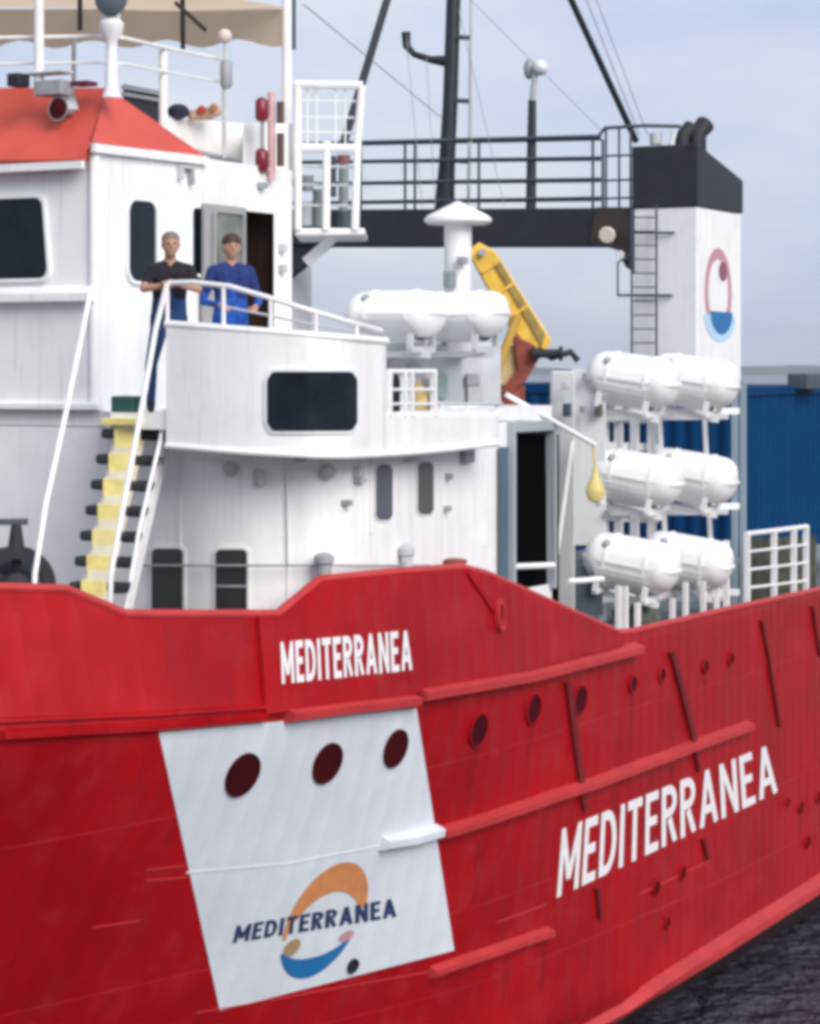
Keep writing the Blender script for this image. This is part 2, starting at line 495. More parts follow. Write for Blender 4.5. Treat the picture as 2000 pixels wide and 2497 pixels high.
# hull shell, both sides
XS = sorted(set([round(8.6 + 0.25 * i, 3) for i in range(75)] + [round(27 + 0.75 * i, 3) for i in range(45)]))
def shell(z0, z1, nz):
    rows = [[(X, -hb(X, z0(X) + (z1(X) - z0(X)) * i / nz), z0(X) + (z1(X) - z0(X)) * i / nz) for X in XS] for i in range(nz + 1)]
    mb = MB(); mb.grid(rows); mb.grid([[(x, -y, z) for x, y, z in r] for r in rows])
    for k in (0, -1):
        a = [r[k] for r in rows]; mb.grid([a, [(x, -y, z) for x, y, z in a]])
    return mb
HULL = obj('hull', shell(lambda X: ZB - 0.12, z_k, 26), RED, SHIP, smooth=True)
obj('boot_topping', shell(lambda X: -1.0, lambda X: ZB - 0.12, 4), mat('dark boot topping', (0.035, 0.016, 0.016), 0.6, var=0.4, vscale=3), HULL, smooth=True)

# bulwark top line, from the photograph, as height over X
tops = [(-400, 1432), (0, 1436), (165, 1440), (310, 1500), (500, 1501), (680, 1500), (782, 1416), (960, 1398), (1128, 1386), (1190, 1402), (1510, 1545), (1540, 1543), (1760, 1492), (2000, 1440), (2150, 1412)]
tp = []
for px, py in tops:
    q = PH(px, py) if px >= 0 else PH(0, 1436) + Vector((-3.0, 0, 0.35))
    tp.append((q.x, q.z))
tp = [(8.6, tp[0][1] + 0.6)] + tp + [(61, tp[-1][1])]
TX, TZ = [p[0] for p in tp], [p[1] for p in tp]
def ztop(X): return float(np.interp(X, TX, TZ))
BX = sorted(set(XS + [round(x, 4) for x in TX if 8.6 <= x <= 60]))
def bul_rows(x0, x1, eps, n=5, zlo=None):
    xs = [x0] + [x for x in BX if x0 < x < x1] + [x1]
    rr = []
    for i in range(n + 1):
        r = []
        for X in xs:
            a = z_k(X) + 0.002 if zlo is None else zlo
            z = a + (ztop(X) - a) * i / n
            r.append(Vector((X, -hb(X, z) - eps, z)))
        rr.append(r)
    return rr
mb = MB(); rr = bul_rows(8.6, 60, 0.0)
mb.slab(rr, (0, 0.07, 0))
mb.slab([[Vector((p.x, -p.y, p.z)) for p in r] for r in rr], (0, -0.07, 0))
BUL = obj('bulwark', mb, RED, SHIP, smooth=True)
# thicker plate aft of the step in the bulwark
xa = PH(628, 1600).x; xb = PH(1512, 1545).x
mb = MB(); mb.slab(bul_rows(xa, xb, 0.055), (0, 0.05, 0))
obj('bulwark_plate', mb, RED, BUL, smooth=True)
# cap rail following the top edge
mb = MB()
for s_ in (-1, 1):
    for a, b in zip(BX, BX[1:]):
        pass
pts = [Vector((X, -hb(X, ztop(X)) + 0.02, ztop(X) + 0.01)) for X in BX if X > 9]
mb.tube(pts, 0.045, 8)
obj('cap_rail', mb, RED2, BUL, smooth=True)

# main deck inside the bulwark
mb = MB()
mb.grid([[(X, -(hb(X, 4.85) - 0.04), 4.85) for X in XS], [(X, hb(X, 4.85) - 0.04, 4.85) for X in XS]])
obj('main_deck', mb, DECKM, SHIP)

def path_px(pl, step=14):
    o = []
    for (x0, y0), (x1, y1) in zip(pl, pl[1:]):
        n = max(int(abs(x1 - x0) / step), abs(int((y1 - y0) / step)), 1)
        for i in range(n): o.append((x0 + (x1 - x0) * i / n, y0 + (y1 - y0) * i / n))
    o.append(pl[-1])
    return o

def strake(name, pl, h_, d, m, parent=HULL):
    """rubbing strake: chamfered bar welded on the plating along a line"""
    mb = MB(); rows = [[], [], [], [], []]
    for px, py in path_px(pl, 30):
        c = PH(px, py) + UP * random.uniform(-0.004, 0.004) * min(h_ / 0.1, 1)
        for k, (dz, dd) in enumerate(((h_ * 0.55, -0.02), (h_ * 0.15, d), (-h_ * 0.35, d), (-h_ * 0.5, d * 0.5), (-h_ * 0.5, -0.02))):
            rows[k].append(Vector((c.x, -hb(c.x, c.z + dz) - dd, c.z + dz)))
    mb.grid(rows)
    n = len(rows[0])
    for j in (0, n - 1):
        mb.add([rows[k][j] for k in range(5)], [(0, 1, 2, 3, 4)])
    return obj(name, mb, m, parent, smooth=False)

strake('rubbing_strake', [(0, 1792), (380, 1771), (640, 1747)], 0.10, 0.07, RED)
strake('rubbing_strake', [(-60, 1758), (380, 1740), (640, 1722)], 0.05, 0.05, RED)
strake('rubbing_strake', [(694, 1742), (1005, 1706)], 0.15, 0.12, RED2)
strake('rubbing_strake', [(1018, 1694), (1290, 1646), (1548, 1580)], 0.16, 0.13, RED2)
strake('rubbing_strake', [(1068, 2030), (1110, 2020), (1440, 1910), (1822, 1768)], 0.14, 0.12, RED2)
strake('rubbing_strake', [(1045, 2372), (1120, 2345), (1335, 2272)], 0.13, 0.10, RED2)
strake('rubbing_strake', [(1180, 2640), (1500, 2468), (1760, 2300), (2000, 2148), (2150, 2055)], 0.22, 0.16, RED2)
# faint weld seams forward of the panel
for pl in ([(355, 2122), (450, 2112)], [(355, 2148), (452, 2140)], [(225, 2262), (340, 2246)], [(480, 2470), (1090, 2362)], [(1210, 2250), (1330, 2206)], [(1560, 2180), (1730, 2100)]):
    strake('weld_seam', pl, 0.025, 0.010, RED2)

def seam(pts):
    mb = MB(); rows = [[], [], []]
    hor = abs(pts[0][1] - pts[-1][1]) < 0.3
    for X, z in pts:
        for k, (o_, e_) in enumerate(((-0.014, -0.003), (0, 0.006), (0.014, -0.003))):
            x2, z2 = (X, z + o_) if hor else (X + o_, z)
            rows[k].append((x2, -hb(x2, z2) - e_, z2))
    mb.grid(rows)
    return obj('weld_seam', mb, RED, HULL, smooth=True)
for z in (1.55, 2.45, 4.15): seam([(10 + 0.5 * i, z + 0.02 * math.sin(i * 0.4)) for i in range(70)])
for X in (14.2, 16.4, 18.1, 22.6, 24.9, 27.3, 29.4, 31.8, 34.0):
    seam([(X + 0.04 * i / 10, 0.75 + (4.85 - 0.75) * i / 10) for i in range(11)])

def rib(pl, wd=0.10, d=0.10):
    mb = MB(); rows = [[], [], [], []]
    for px, py in path_px(pl, 40):
        c = PH(px, py)
        y = -hb(c.x, c.z)
        for k, (dx, dd) in enumerate(((-wd / 2, -0.02), (-wd / 2, d), (wd / 2, d), (wd / 2, -0.02))):
            rows[k].append(Vector((c.x + dx, y - dd, c.z)))
    mb.grid(rows); n = len(rows[0])
    for j in (0, n - 1): mb.add([rows[k][j] for k in range(4)], [(0, 1, 2, 3)])
    return obj('shade_rib', mb, mat('dark red rib shade', (0.16, 0.004, 0.006), 0.6, var=0.3, vscale=5), HULL)  # dark red puts the shaded side of the ribs into the colour
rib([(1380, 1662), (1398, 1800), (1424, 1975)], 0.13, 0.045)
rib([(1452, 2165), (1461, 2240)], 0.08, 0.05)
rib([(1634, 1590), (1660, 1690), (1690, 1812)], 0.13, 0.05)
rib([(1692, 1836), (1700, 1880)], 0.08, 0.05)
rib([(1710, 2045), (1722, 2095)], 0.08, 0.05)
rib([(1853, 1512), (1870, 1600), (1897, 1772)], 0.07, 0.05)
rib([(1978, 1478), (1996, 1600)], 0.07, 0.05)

# white panel with three portholes, printed logo and name
QP = ((537, 2465), (1108, 2318), (1016, 1728), (388, 1787))
mb = MB(); rows = []
for i in range(25):
    rows.append([PH(*quad_px(QP, j / 24, i / 24), eps=0.006) for j in range(25)])
mb.slab(rows, (0, 0.01, 0))
obj('white_panel', mb, WHITE2, HULL, smooth=True)
strake('weld_seam', [(455, 2128), (700, 2106), (930, 2062)], 0.03, 0.012, WHITE2)
strake('rubbing_strake', [(925, 2056), (1000, 2044), (1062, 2026)], 0.15, 0.12, WHITE2)

def surf_basis(c):
    a = Vector((0.1, -(hb(c.x + 0.1, c.z) - hb(c.x, c.z)), 0)).normalized()
    b = Vector((0, -(hb(c.x, c.z + 0.1) - hb(c.x, c.z)), 0.1)).normalized()
    n = a.cross(b).normalized()
    if n.y > 0: n = -n
    b2 = n.cross(a).normalized()
    if b2.z < 0: b2 = -b2
    return a, b2, n

def porthole(px, py, r, rim_m, glass_m, rim=0.03):
    c = PH(px, py); a, b, n = surf_basis(c)
    cir = lambda q: [(q * math.cos(2 * math.pi * i / 28), q * math.sin(2 * math.pi * i / 28)) for i in range(28)]
    mb = MB(); mb.plate(on(c + n * 0.004, a, b, cir(r)), n * 0.014)
    g = obj('porthole', mb, glass_m, HULL)
    mb = MB(); mb.ring(on(c + n * 0.003, a, b, cir(r + rim)), on(c + n * 0.003, a, b, cir(r)), n * 0.03)
    obj('porthole_rim', mb, rim_m, g)
for px, py, r in ((589, 1888, 0.215), (796, 1860, 0.205), (962, 1824, 0.195)): porthole(px, py, r, DKRED, DKRED, 0.006)
for px, py, r in ((1164, 1780, 0.175), (1298, 1729, 0.165), (1412, 1706, 0.16)): porthole(px, py, r, RED, DKRED, 0.012)
for px, py, r in ((1541, 1668, 0.095), (1612, 1646, 0.085), (1718, 1625, 0.085), (1780, 1606, 0.085)): porthole(px, py, r, RED, DKRED, 0.02)
for px, py, r in ((1662, 2128, 0.085), (1598, 2165, 0.085), (1951, 1968, 0.085), (1968, 2052, 0.085), (1993, 1945, 0.08), (1920, 1955, 0.06), (1625, 2250, 0.07), (858, 2354, 0.065)):
    porthole(px, py, r, RED if px > 1000 else BLACK, DKRED if px > 1000 else BLACK, 0.015)

def lettering(q, m, parent, eps, t):
    mb = MB()
    for k, (L, Rr) in enumerate(text_strips('MEDITERRANEA', t)):
        e = eps + 0.0006 * (k % 7)
        mb.grid([[PH(*quad_px(q, a, b), eps=e) for a, b in L], [PH(*quad_px(q, a, b), eps=e) for a, b in Rr]])
    return obj('lettering', mb, m, parent)
lettering(((688, 1668), (1006, 1634), (1002, 1536), (684, 1566)), CLEANW, BUL, 0.064, 0.17)
lettering(((1358, 2190), (1897, 1932), (1884, 1812), (1371, 2022)), CLEANW, HULL, 0.010, 0.15)
lettering(((568, 2300), (968, 2236), (966, 2190), (578, 2258)), NAVY, HULL, 0.016, 0.19)

def logo_arc(name, cx, cy, maj, mnr, a0, a1, r0, r1, m, parent, place, k=26):
    """ring sector in a sheared ellipse; r0/r1: inner and outer radius as functions of s in 0..1"""
    mb = MB(); rows = [[], []]
    for i in range(k + 1):
        s = i / k; t = R(a0 + (a1 - a0) * s)
        for j, rr_ in enumerate((r0(s), r1(s))):
            px = cx + rr_ * (mnr[0] * math.cos(t) + maj[0] * math.sin(t))
            py = cy + rr_ * (mnr[1] * math.cos(t) + maj[1] * math.sin(t))
            rows[j].append(place(px, py))
    mb.grid(rows)
    return obj(name, mb, m, parent)
MAJ, MNR = (44, -140), (94, -16)
on_panel = lambda px, py: PH(px, py, 0.013)
sn = lambda s: math.sin(math.pi * min(max(s, 0), 1))
logo_arc('logo_arc', 792, 2246, MAJ, MNR, 8, 194, lambda s: 1.02 - 0.42 * sn(min(s * 1.08, 1)) ** 0.6 - 0.10, lambda s: 1.02, ORANGE, HULL, on_panel)
logo_arc('logo_crescent', 788, 2246, MAJ, MNR, 208, 338, lambda s: 1.0 - 0.36 * sn(s) ** 0.7, lambda s: 1.0, LBLUE, HULL, on_panel)
logo_arc('logo_dot', 712, 2312, (8, -22), (20, -4), 0, 360, lambda s: 0.02, lambda s: 1.0, mat('ochre logo paint', (0.36, 0.26, 0.13), 0.5), HULL, on_panel)
logo_arc('logo_dot', 845, 2283, (6, -14), (18, -4), 0, 360, lambda s: 0.02, lambda s: 1.0, PINK, HULL, on_panel)

# rust runs below the openings
ST = bpy.data.materials.new('rust run'); ST.use_nodes = True
_n = ST.node_tree.nodes; _l = ST.node_tree.links
_n['Principled BSDF'].inputs['Base Color'].default_value = (0.13, 0.010, 0.010, 1); _n['Principled BSDF'].inputs['Roughness'].default_value = 0.8
_g = _n.new('ShaderNodeNewGeometry'); _mp = _n.new('ShaderNodeMapping'); _mp.inputs['Scale'].default_value = (30, 30, 2.5)
_q = _n.new('ShaderNodeTexNoise'); _q.inputs['Scale'].default_value = 1; _q.inputs['Detail'].default_value = 5
_r = _n.new('ShaderNodeMapRange'); _r.inputs['From Min'].default_value = 0.42; _r.inputs['From Max'].default_value = 0.75; _r.inputs['To Max'].default_value = 0.5
_tr = _n.new('ShaderNodeBsdfTransparent'); _mx = _n.new('ShaderNodeMixShader')
_l.new(_g.outputs['Position'], _mp.inputs['Vector']); _l.new(_mp.outputs['Vector'], _q.inputs['Vector']); _l.new(_q.outputs['Fac'], _r.inputs['Value'])
_l.new(_r.outputs['Result'], _mx.inputs['Fac']); _l.new(_tr.outputs[0], _mx.inputs[1]); _l.new(_n['Principled BSDF'].outputs[0], _mx.inputs[2])
_l.new(_mx.outputs[0], _n['Material Output'].inputs['Surface'])
for px, py, r, ln in ((1164, 1780, 0.17, 0.9), (1298, 1729, 0.16, 0.8), (1412, 1706, 0.15, 0.9), (1541, 1668, 0.09, 0.7), (1612, 1646, 0.08, 0.9), (1718, 1625, 0.08, 0.8), (1780, 1606, 0.08, 0.6),
                      (1662, 2128, 0.08, 0.7), (1598, 2165, 0.08, 0.9), (1951, 1968, 0.08, 0.8), (1625, 2250, 0.07, 0.6), (1330, 2275, 0.10, 0.7), (1240, 2305, 0.14, 0.6), (1500, 1900, 0.2, 0.8), (1640, 1845, 0.12, 0.6), (1180, 2010, 0.2, 0.7), (1330, 1965, 0.15, 0.9)):
    c = PH(px, py); mb = MB(); rows = [[], [], []]
    for i in range(7):
        t = i / 6; z = c.z - r * 0.8 - ln * t; wd = r * (0.55 * (1 - t) + 0.12)
        for k, o_ in enumerate((-wd, 0, wd)): rows[k].append((c.x + o_, -hb(c.x + o_, z) - (0.011 if px < 1010 else 0.004), z))
    mb.grid(rows); obj('rust_run', mb, ST, HULL)

# bulwark fittings: stiffener, fairlead
c0, c1 = PH(1140, 1392, 0.06), PH(1212, 1500, 0.06)
mb = MB(); mb.bar(c0, c1, 0.05, 0.07); obj('stiffener', mb, RED, BUL)
c = PH(1214, 1500, 0.06); a, b, n = surf_basis(c)
cir = lambda q: [(0.55 * q * math.cos(2 * math.pi * i / 24), 1.25 * q * math.sin(2 * math.pi * i / 24)) for i in range(24)]
mb = MB(); mb.plate(on(c, a, b, cir(0.10)), n * 0.012); fl = obj('fairlead', mb, DKRED, BUL)
mb = MB(); mb.ring(on(c, a, b, cir(0.14)), on(c, a, b, cir(0.10)), n * 0.06); obj('fairlead_rim', mb, RED2, fl)

# ------------------------------------------------------------------ lower house, wing deck
DK = 7.85                                    # wing deck level
lowf = pchip([236, 330, 420, 520, 640, 740, 830, 920, 1000, 1100, 1218], [25.36, 25.1, 24.75, 24.4, 24.22, 24.22, 24.4, 24.95, 25.65, 26.6, 27.75])
wingf = pchip([405, 520, 640, 740, 830, 920, 1000, 1100, 1215], [24.0, 23.72, 23.55, 23.5, 23.68, 24.3, 24.95, 25.75, 26.75])
def W(px, f): q = P(px, HOR, f); return q.x, q.y
pxs = [236 + (1218 - 236) * i / 60 for i in range(61)]
plan = [W(px, lowf(px)) for px in pxs]
mb = MB()
YS = plan[-1][1]; X0 = plan[-1][0]
XE = PY(1346, 1200, YS).x
full = [(20.9, 3.2), (20.9, 0.0)] + plan + [(XE, YS), (XE, 3.2)]
n = len(full)
zb, zt = 4.8, 7.68
mb.add([(x, y, zb) for x, y in full] + [(x, y, zt) for x, y in full],
       [(i, (i + 1) % n, n + (i + 1) % n, n + i) for i in range(n) if i != len(plan) + 1])
mb.add([(x, y, zt) for x, y in full], [tuple(range(n))])
LOW = obj('lower_house', mb, WHITE, SHIP, smooth=True)
# side wall of the house aft of the front, with a real doorway
dx0, dx1 = PY(1243, 1200, YS).x, PY(1338, 1200, YS).x
mb = MB()
for a, b, c, d in wall_holes(X0, XE, zb, zt, [(dx0, dx1, 5.75, PY(1290, 1052, YS).z)]):
    mb.add([(a, YS, c), (b, YS, c), (b, YS, d), (a, YS, d)], [(0, 1, 2, 3)])
obj('side_wall', mb, WHITE, LOW)
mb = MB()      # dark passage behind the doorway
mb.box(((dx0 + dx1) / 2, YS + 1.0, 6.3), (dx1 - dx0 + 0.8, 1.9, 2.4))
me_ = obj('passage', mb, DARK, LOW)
mb = MB()
dz1 = PY(1290, 1052, YS).z
for (a, b, c, d) in ((dx0 - 0.08, dx0, 5.7, dz1 + 0.12), (dx1, dx1 + 0.05, 5.7, dz1 + 0.12), (dx0, dx1, dz1, dz1 + 0.12)):
    mb.box(((a + b) / 2, YS - 0.03, (c + d) / 2), (b - a, 0.12, d - c))
obj('door_frame', mb, mat('blue grey frame paint', (0.36, 0.40, 0.43), 0.45), LOW, bevel=0.01)
mb = MB(); q = PY(1222, 1200, YS - 0.02); mb.box((q.x, YS - 0.05, 6.4), (0.18, 0.05, 2.0)); obj('pipe_cover', mb, mat('steel blue paint', (0.07, 0.13, 0.18), 0.45), LOW, bevel=0.01)

# wing deck slab
edge = [W(px, wingf(px) + 0.03) for px in [405 + (1215 - 405) * i / 40 for i in range(41)]]
e0 = W(270, 24.35)
w0 = W(252, 25.3)
poly = [(20.95, 3.0), (20.95, w0[1]), w0, e0] + edge + [(edge[-1][0] + 0.05, YS), (XE, YS), (XE, 3.0)]
mb = MB(); mb.plate([(x, y, DK - 0.16) for x, y in poly], (0, 0, 0.16)); WDK = obj('wing_deck', mb, WHITE, SHIP)
# bulwark of the wing
wt = pchip([405, 940], [790, 832])
wbt = pchip([405, 620, 830, 1000, 1215], [1089, 1106, 1114, 1106, 1084])
px_w = [405 + (942 - 405) * i / 44 for i in range(45)]
mb = MB(); rows = []
for i in range(7):
    rows.append([P(px, wbt(px) + (wt(px) - wbt(px)) * i / 6, wingf(px)) for px in px_w])
mb.slab(rows, FW * 0.06)
WB = obj('wing_bulwark', mb, WHITE, SHIP, smooth=True)
px_f = [942 + (1216 - 942) * i / 24 for i in range(25)]
mb = MB(); rows = []
for i in range(3):
    rows.append([P(px, wbt(px) + (1012 - wbt(px)) * i / 2, wingf(px)) for px in px_f])
mb.slab(rows, FW * 0.06)
obj('deck_fascia', mb, WHITE, WB, smooth=True)
# lower lip of the bulwark
mb = MB(); mb.tube([P(px, wbt(px) - 2, wingf(px) - 0.01) for px in px_w + px_f], 0.03, 8); obj('lip', mb, WHITE, WB, smooth=True)
mb = MB(); mb.tube([P(px, wt(px), wingf(px) + 0.03) for px in px_w], 0.04, 8); obj('cap', mb, WHITE, WB, smooth=True)
# tinted window in the wing bulwark
def strip_window(name, px0, px1, py0, py1, f_of, m, parent, eps=0.03, rad=16, n=20, frame=None, fw_=9):
    def rows_for(g, e):
        top, bot = [], []
        for i in range(n + 1):
            px = (px0 - g) + (px1 - px0 + 2 * g) * i / n
            dd = min(px - (px0 - g), (px1 + g) - px); rr_ = rad + g
            k = rr_ - math.sqrt(max(rr_ ** 2 - (rr_ - min(dd, rr_)) ** 2, 0))
            top.append(P(px, py0 - g + k, f_of(px) - e)); bot.append(P(px, py1 + g - k, f_of(px) - e))
        return [bot, top]
    mb = MB(); mb.slab(rows_for(0, eps), FW * (eps - 0.008))
    o = obj(name, mb, m, parent)
    if frame is not None:
        mb = MB(); mb.slab(rows_for(fw_, eps * 0.6), FW * (eps * 0.6 - 0.006)); obj('window_frame', mb, frame, parent)
    return o
strip_window('window', 652, 872, 906, 1050, wingf, GLASS, WB, 0.04, 20, frame=WHITE, fw_=8)
# a person's reflection is left to the glass itself
# two narrow lights and two tall dark windows of the lower house
strip_window('window', 918, 958, 1132, 1268, lowf, mat('grey window glass', (0.10, 0.10, 0.13), 0.15), LOW, 0.04, 14, 8, frame=WHITE, fw_=5)
strip_window('window', 1020, 1058, 1126, 1254, lowf, mat('brown window glass', (0.10, 0.085, 0.075), 0.2), LOW, 0.04, 12, 8, frame=WHITE, fw_=5)
strip_window('doorway', 370, 445, 1338, 1560, lowf, mat('dark green door', (0.035, 0.04, 0.04), 0.4), LOW, 0.05, 6, 8, frame=WHITE, fw_=6)
strip_window('doorway', 526, 602, 1340, 1560, lowf, mat('dark grey door', (0.03, 0.028, 0.03), 0.4), LOW, 0.05, 6, 8, frame=WHITE, fw_=6)
mb = MB(); mb.tube([P(px, 1430, lowf(px) - 0.06) for px in (528, 565, 600)], 0.012, 6); obj('door_bar', mb, GREY, LOW)
# handrail wire along the house and small fittings
mb = MB(); mb.tube([P(px, 1379, lowf(px) - 0.12) for px in [330 + 24 * i for i in range(31)]], 0.012, 6); obj('grab_rail', mb, GREY, LOW, smooth=True)
for px, py, w_, h_, m in ((1136, 1108, 0.22, 0.18, GREY), (872, 1152, 0.10, 0.12, LGREY), (845, 1226, 0.06, 0.06, GREY), (1092, 1162, 0.06, 0.07, GREY), (1088, 1240, 0.06, 0.06, GREY), (732, 1116, 0.09, 0.06, GREY), (632, 1165, 0.07, 0.16, LGREY), (876, 1172, 0.16, 0.03, LGREY), (1000, 1122, 0.3, 0.025, LGREY)):
    f = lowf(px) - 0.05; mb = MB(); mb.box(P(px, py, f), (w_, 0.12, h_), Matrix.Rotation(-0.5 if px < 800 else 0, 3, 'Z')); obj('wall_fitting', mb, m, LOW, bevel=0.01)
# weld seams of the plating
for px in (440, 700, 880, 1150):
    mb = MB(); mb.bar(P(px, 1120, lowf(px) - 0.004), P(px, 1540, lowf(px) - 0.004), 0.02, 0.012); obj('weld_seam', mb, WHITE, LOW)

# mooring bitts and vents seen over the bulwark
for px, py, r, h_, m in ((790, 1372, 0.10, 0.20, GREY), (992, 1352, 0.08, 0.22, LGREY), (1108, 1372, 0.14, 0.10, OXIDE)):
    q = P(px, py, lowf(px) - 0.2)
    mb = MB()
    mb.lathe([(r * 0.75, 4.85 - q.z), (r * 0.75, -0.02), (r, 0.0), (r, h_ * 0.3), (r * 0.6, h_ * 0.45), (0.01, h_ * 0.5)], q, n=16)
    tag(obj('deck_vent', mb, m, None, smooth=True), {790: 'grey capped deck vent rising behind the bulwark where it steps up', 992: 'pale grey capped deck vent behind the bulwark below the slit windows', 1108: 'rust red capped deck vent behind the highest point of the bulwark'}[px], 'vent', 'deck vents behind the bulwark')

# rails on the wing bulwark
railp = [(405, 690), (470, 688), (560, 698), (650, 724), (740, 752), (840, 782), (930, 806)]
mb = MB(); mb.tube([P(px, py, wingf(px) + 0.05) for px, py in path_px(railp, 20)], 0.025, 8); obj('rail', mb, WHITE, WB, smooth=True)
mb = MB(); mb.tube([P(px, py + 52, wingf(px) + 0.05) for px, py in path_px([(560, 698), (650, 716), (740, 735), (840, 752), (905, 768)], 20)], 0.012, 6); obj('rail_wire', mb, LGREY, WB, smooth=True)
for px in (408, 545, 660, 770, 870):
    y0 = float(np.interp(px, [p[0] for p in railp], [p[1] for p in railp]))
    mb = MB(); mb.tube([P(px, wt(px) + 4, wingf(px) + 0.04), P(px, y0, wingf(px) + 0.05)], 0.022, 8); obj('rail_post', mb, WHITE, WB, smooth=True)

# open railing on the deck edge aft of the bulwark
RL = obj('deck_railing', MB().tube([P(px, 906, wingf(px) + 0.04) for px in (946, 1000, 1062)], 0.025, 8), WHITE, SHIP, smooth=True)
for px in (948, 985, 1002, 1058): mb = MB(); mb.bar(P(px, 1015, wingf(px) + 0.04), P(px, 904, wingf(px) + 0.04), 0.06, 0.05); obj('rail_post', mb, WHITE, RL)
for py in (950, 985): mb = MB(); mb.tube([P(px, py, wingf(px) + 0.04) for px in (946, 1000, 1062)], 0.015, 6); obj('rail', mb, WHITE, RL)
for px in (1075, 1140, 1212): mb = MB(); mb.tube([P(px, 1014, wingf(px) + 0.04), P(px, 985, wingf(px) + 0.04)], 0.02, 8); obj('rail_post', mb, WHITE, RL)
mb = MB(); mb.tube([P(px, 985, wingf(px) + 0.04) for px in (1062, 1140, 1225)], 0.018, 8); obj('rail', mb, LGREY, RL)
# casing behind that railing (pale grey) with its fittings
fcs = 29.0
mb = MB(); mb.plate([P(930, 1016, fcs), P(1222, 1016, fcs + 1.2), P(1222, 835, fcs + 1.2), P(930, 835, fcs)], FW * 1.0)
CAS = obj('raft_platform', mb, LGREY, SHIP, bevel=0.02)
for px, py, w_, h_, m in ((968, 888, 0.16, 0.10, GREY), (1012, 898, 0.16, 0.06, GREY), (1118, 868, 0.2, 0.06, GREY), (1154, 925, 0.16, 0.14, GREY), (1160, 960, 0.2, 0.3, LGREY), (1080, 942, 0.12, 0.28, mat('sea green paint', (0.30, 0.42, 0.39), 0.5)), (1140, 1002, 0.2, 0.09, GREY), (1078, 1000, 0.26, 0.09, mat('lilac grey paint', (0.36, 0.36, 0.44), 0.5))):
    mb = MB(); mb.box(P(px, py, fcs - 0.1 + 1.2 * (px - 930) / 292), (w_, 0.15, h_), Matrix.Rotation(R(-62), 3, 'Z')); obj('casing_fitting', mb, m, CAS, bevel=0.01)

# canisters stowed behind the open railing
for px, py, r, h_, m, lb in ((966, 1008, 0.085, 0.34, RUBBER, 'black cylinder stowed behind the white railing nearest the wing bulwark'), (1020, 1006, 0.095, 0.26, TAN, 'tan cylinder stowed behind the white deck railing'), (1040, 1006, 0.06, 0.40, GREY, 'slim grey cylinder beside the tan one behind the railing')):
    q = P(px, py, wingf(px) + 0.35); q.z = DK
    tag(obj('storage_cylinder', MB().lathe([(r * 0.9, 0.0), (r, 0.03), (r, h_ * 0.8), (r * 0.6, h_ * 0.95), (r * 0.3, h_), (r * 0.3, h_ + 0.05)], q, n=16), m, None, smooth=True), lb, 'cylinder', 'cylinders behind the deck railing')
# conduits and lamps under the wing
for pl in ([(470, 1120), (640, 1140), (860, 1146)], [(700, 1140), (704, 1375)], [(905, 1110), (906, 1300)], [(1180, 1120), (1182, 1330)]):
    mb = MB(); mb.tube([P(x, y, lowf(x) - 0.03) for x, y in path_px(pl, 24)], 0.014, 6); obj('conduit', mb, WHITE, LOW, smooth=True)
for px, py in ((560, 1142), (800, 1150)):
    q = P(px, py, lowf(px) - 0.08); mb = MB(); mb.lathe([(0.03, -0.06), (0.07, -0.03), (0.075, 0.03), (0.03, 0.06)], q, (-0.5, -0.8, -0.3), 14); obj('bulkhead_lamp', mb, LGREY, LOW, smooth=True)

# ------------------------------------------------------------------ wheelhouse
WX, WY = 20.9, -2.8
ZR = 10.61
wx1 = PY(712, 600, WY).x
d0, d1 = PY(596, 650, WY).x, PY(668, 650, WY).x
dtop = PY(630, 517, WY).z
mb = MB()
for a, b, c, d in wall_holes(WX, wx1, DK, ZR, [(d0, d1, DK, dtop)]):
    mb.add([(a, WY, c), (b, WY, c), (b, WY, d), (a, WY, d)], [(0, 1, 2, 3)])
mb.add([(WX, WY, DK), (WX, -WY, DK), (WX, -WY, ZR), (WX, WY, ZR)], [(0, 1, 2, 3)])
mb.add([(WX, -WY, DK), (wx1, -WY, DK), (wx1, -WY, ZR), (WX, -WY, ZR)], [(0, 1, 2, 3)])
mb.add([(wx1, WY, DK), (wx1, -WY, DK), (wx1, -WY, ZR), (wx1, WY, ZR)], [(0, 1, 2, 3)])
mb.add([(WX, WY, ZR), (wx1, WY, ZR), (wx1, -WY, ZR), (WX, -WY, ZR)], [(0, 1, 2, 3)])
WH = obj('wheelhouse', mb, WHITE, SHIP)
mb = MB(); mb.box(((d0 + d1) / 2, WY + 1.25, (DK + dtop) / 2 + 0.02), (d1 - d0 + 1.2, 2.3, dtop - DK)); 
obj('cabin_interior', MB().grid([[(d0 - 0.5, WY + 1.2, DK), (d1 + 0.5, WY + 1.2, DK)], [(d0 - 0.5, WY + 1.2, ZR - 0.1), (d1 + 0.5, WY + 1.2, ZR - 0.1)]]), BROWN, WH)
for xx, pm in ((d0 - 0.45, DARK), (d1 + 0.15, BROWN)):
    obj('cabin_partition', MB().grid([[(xx, WY + 0.05, DK), (xx, WY + 1.3, DK)], [(xx, WY + 0.05, ZR - 0.1), (xx, WY + 1.3, ZR - 0.1)]]), pm, WH)
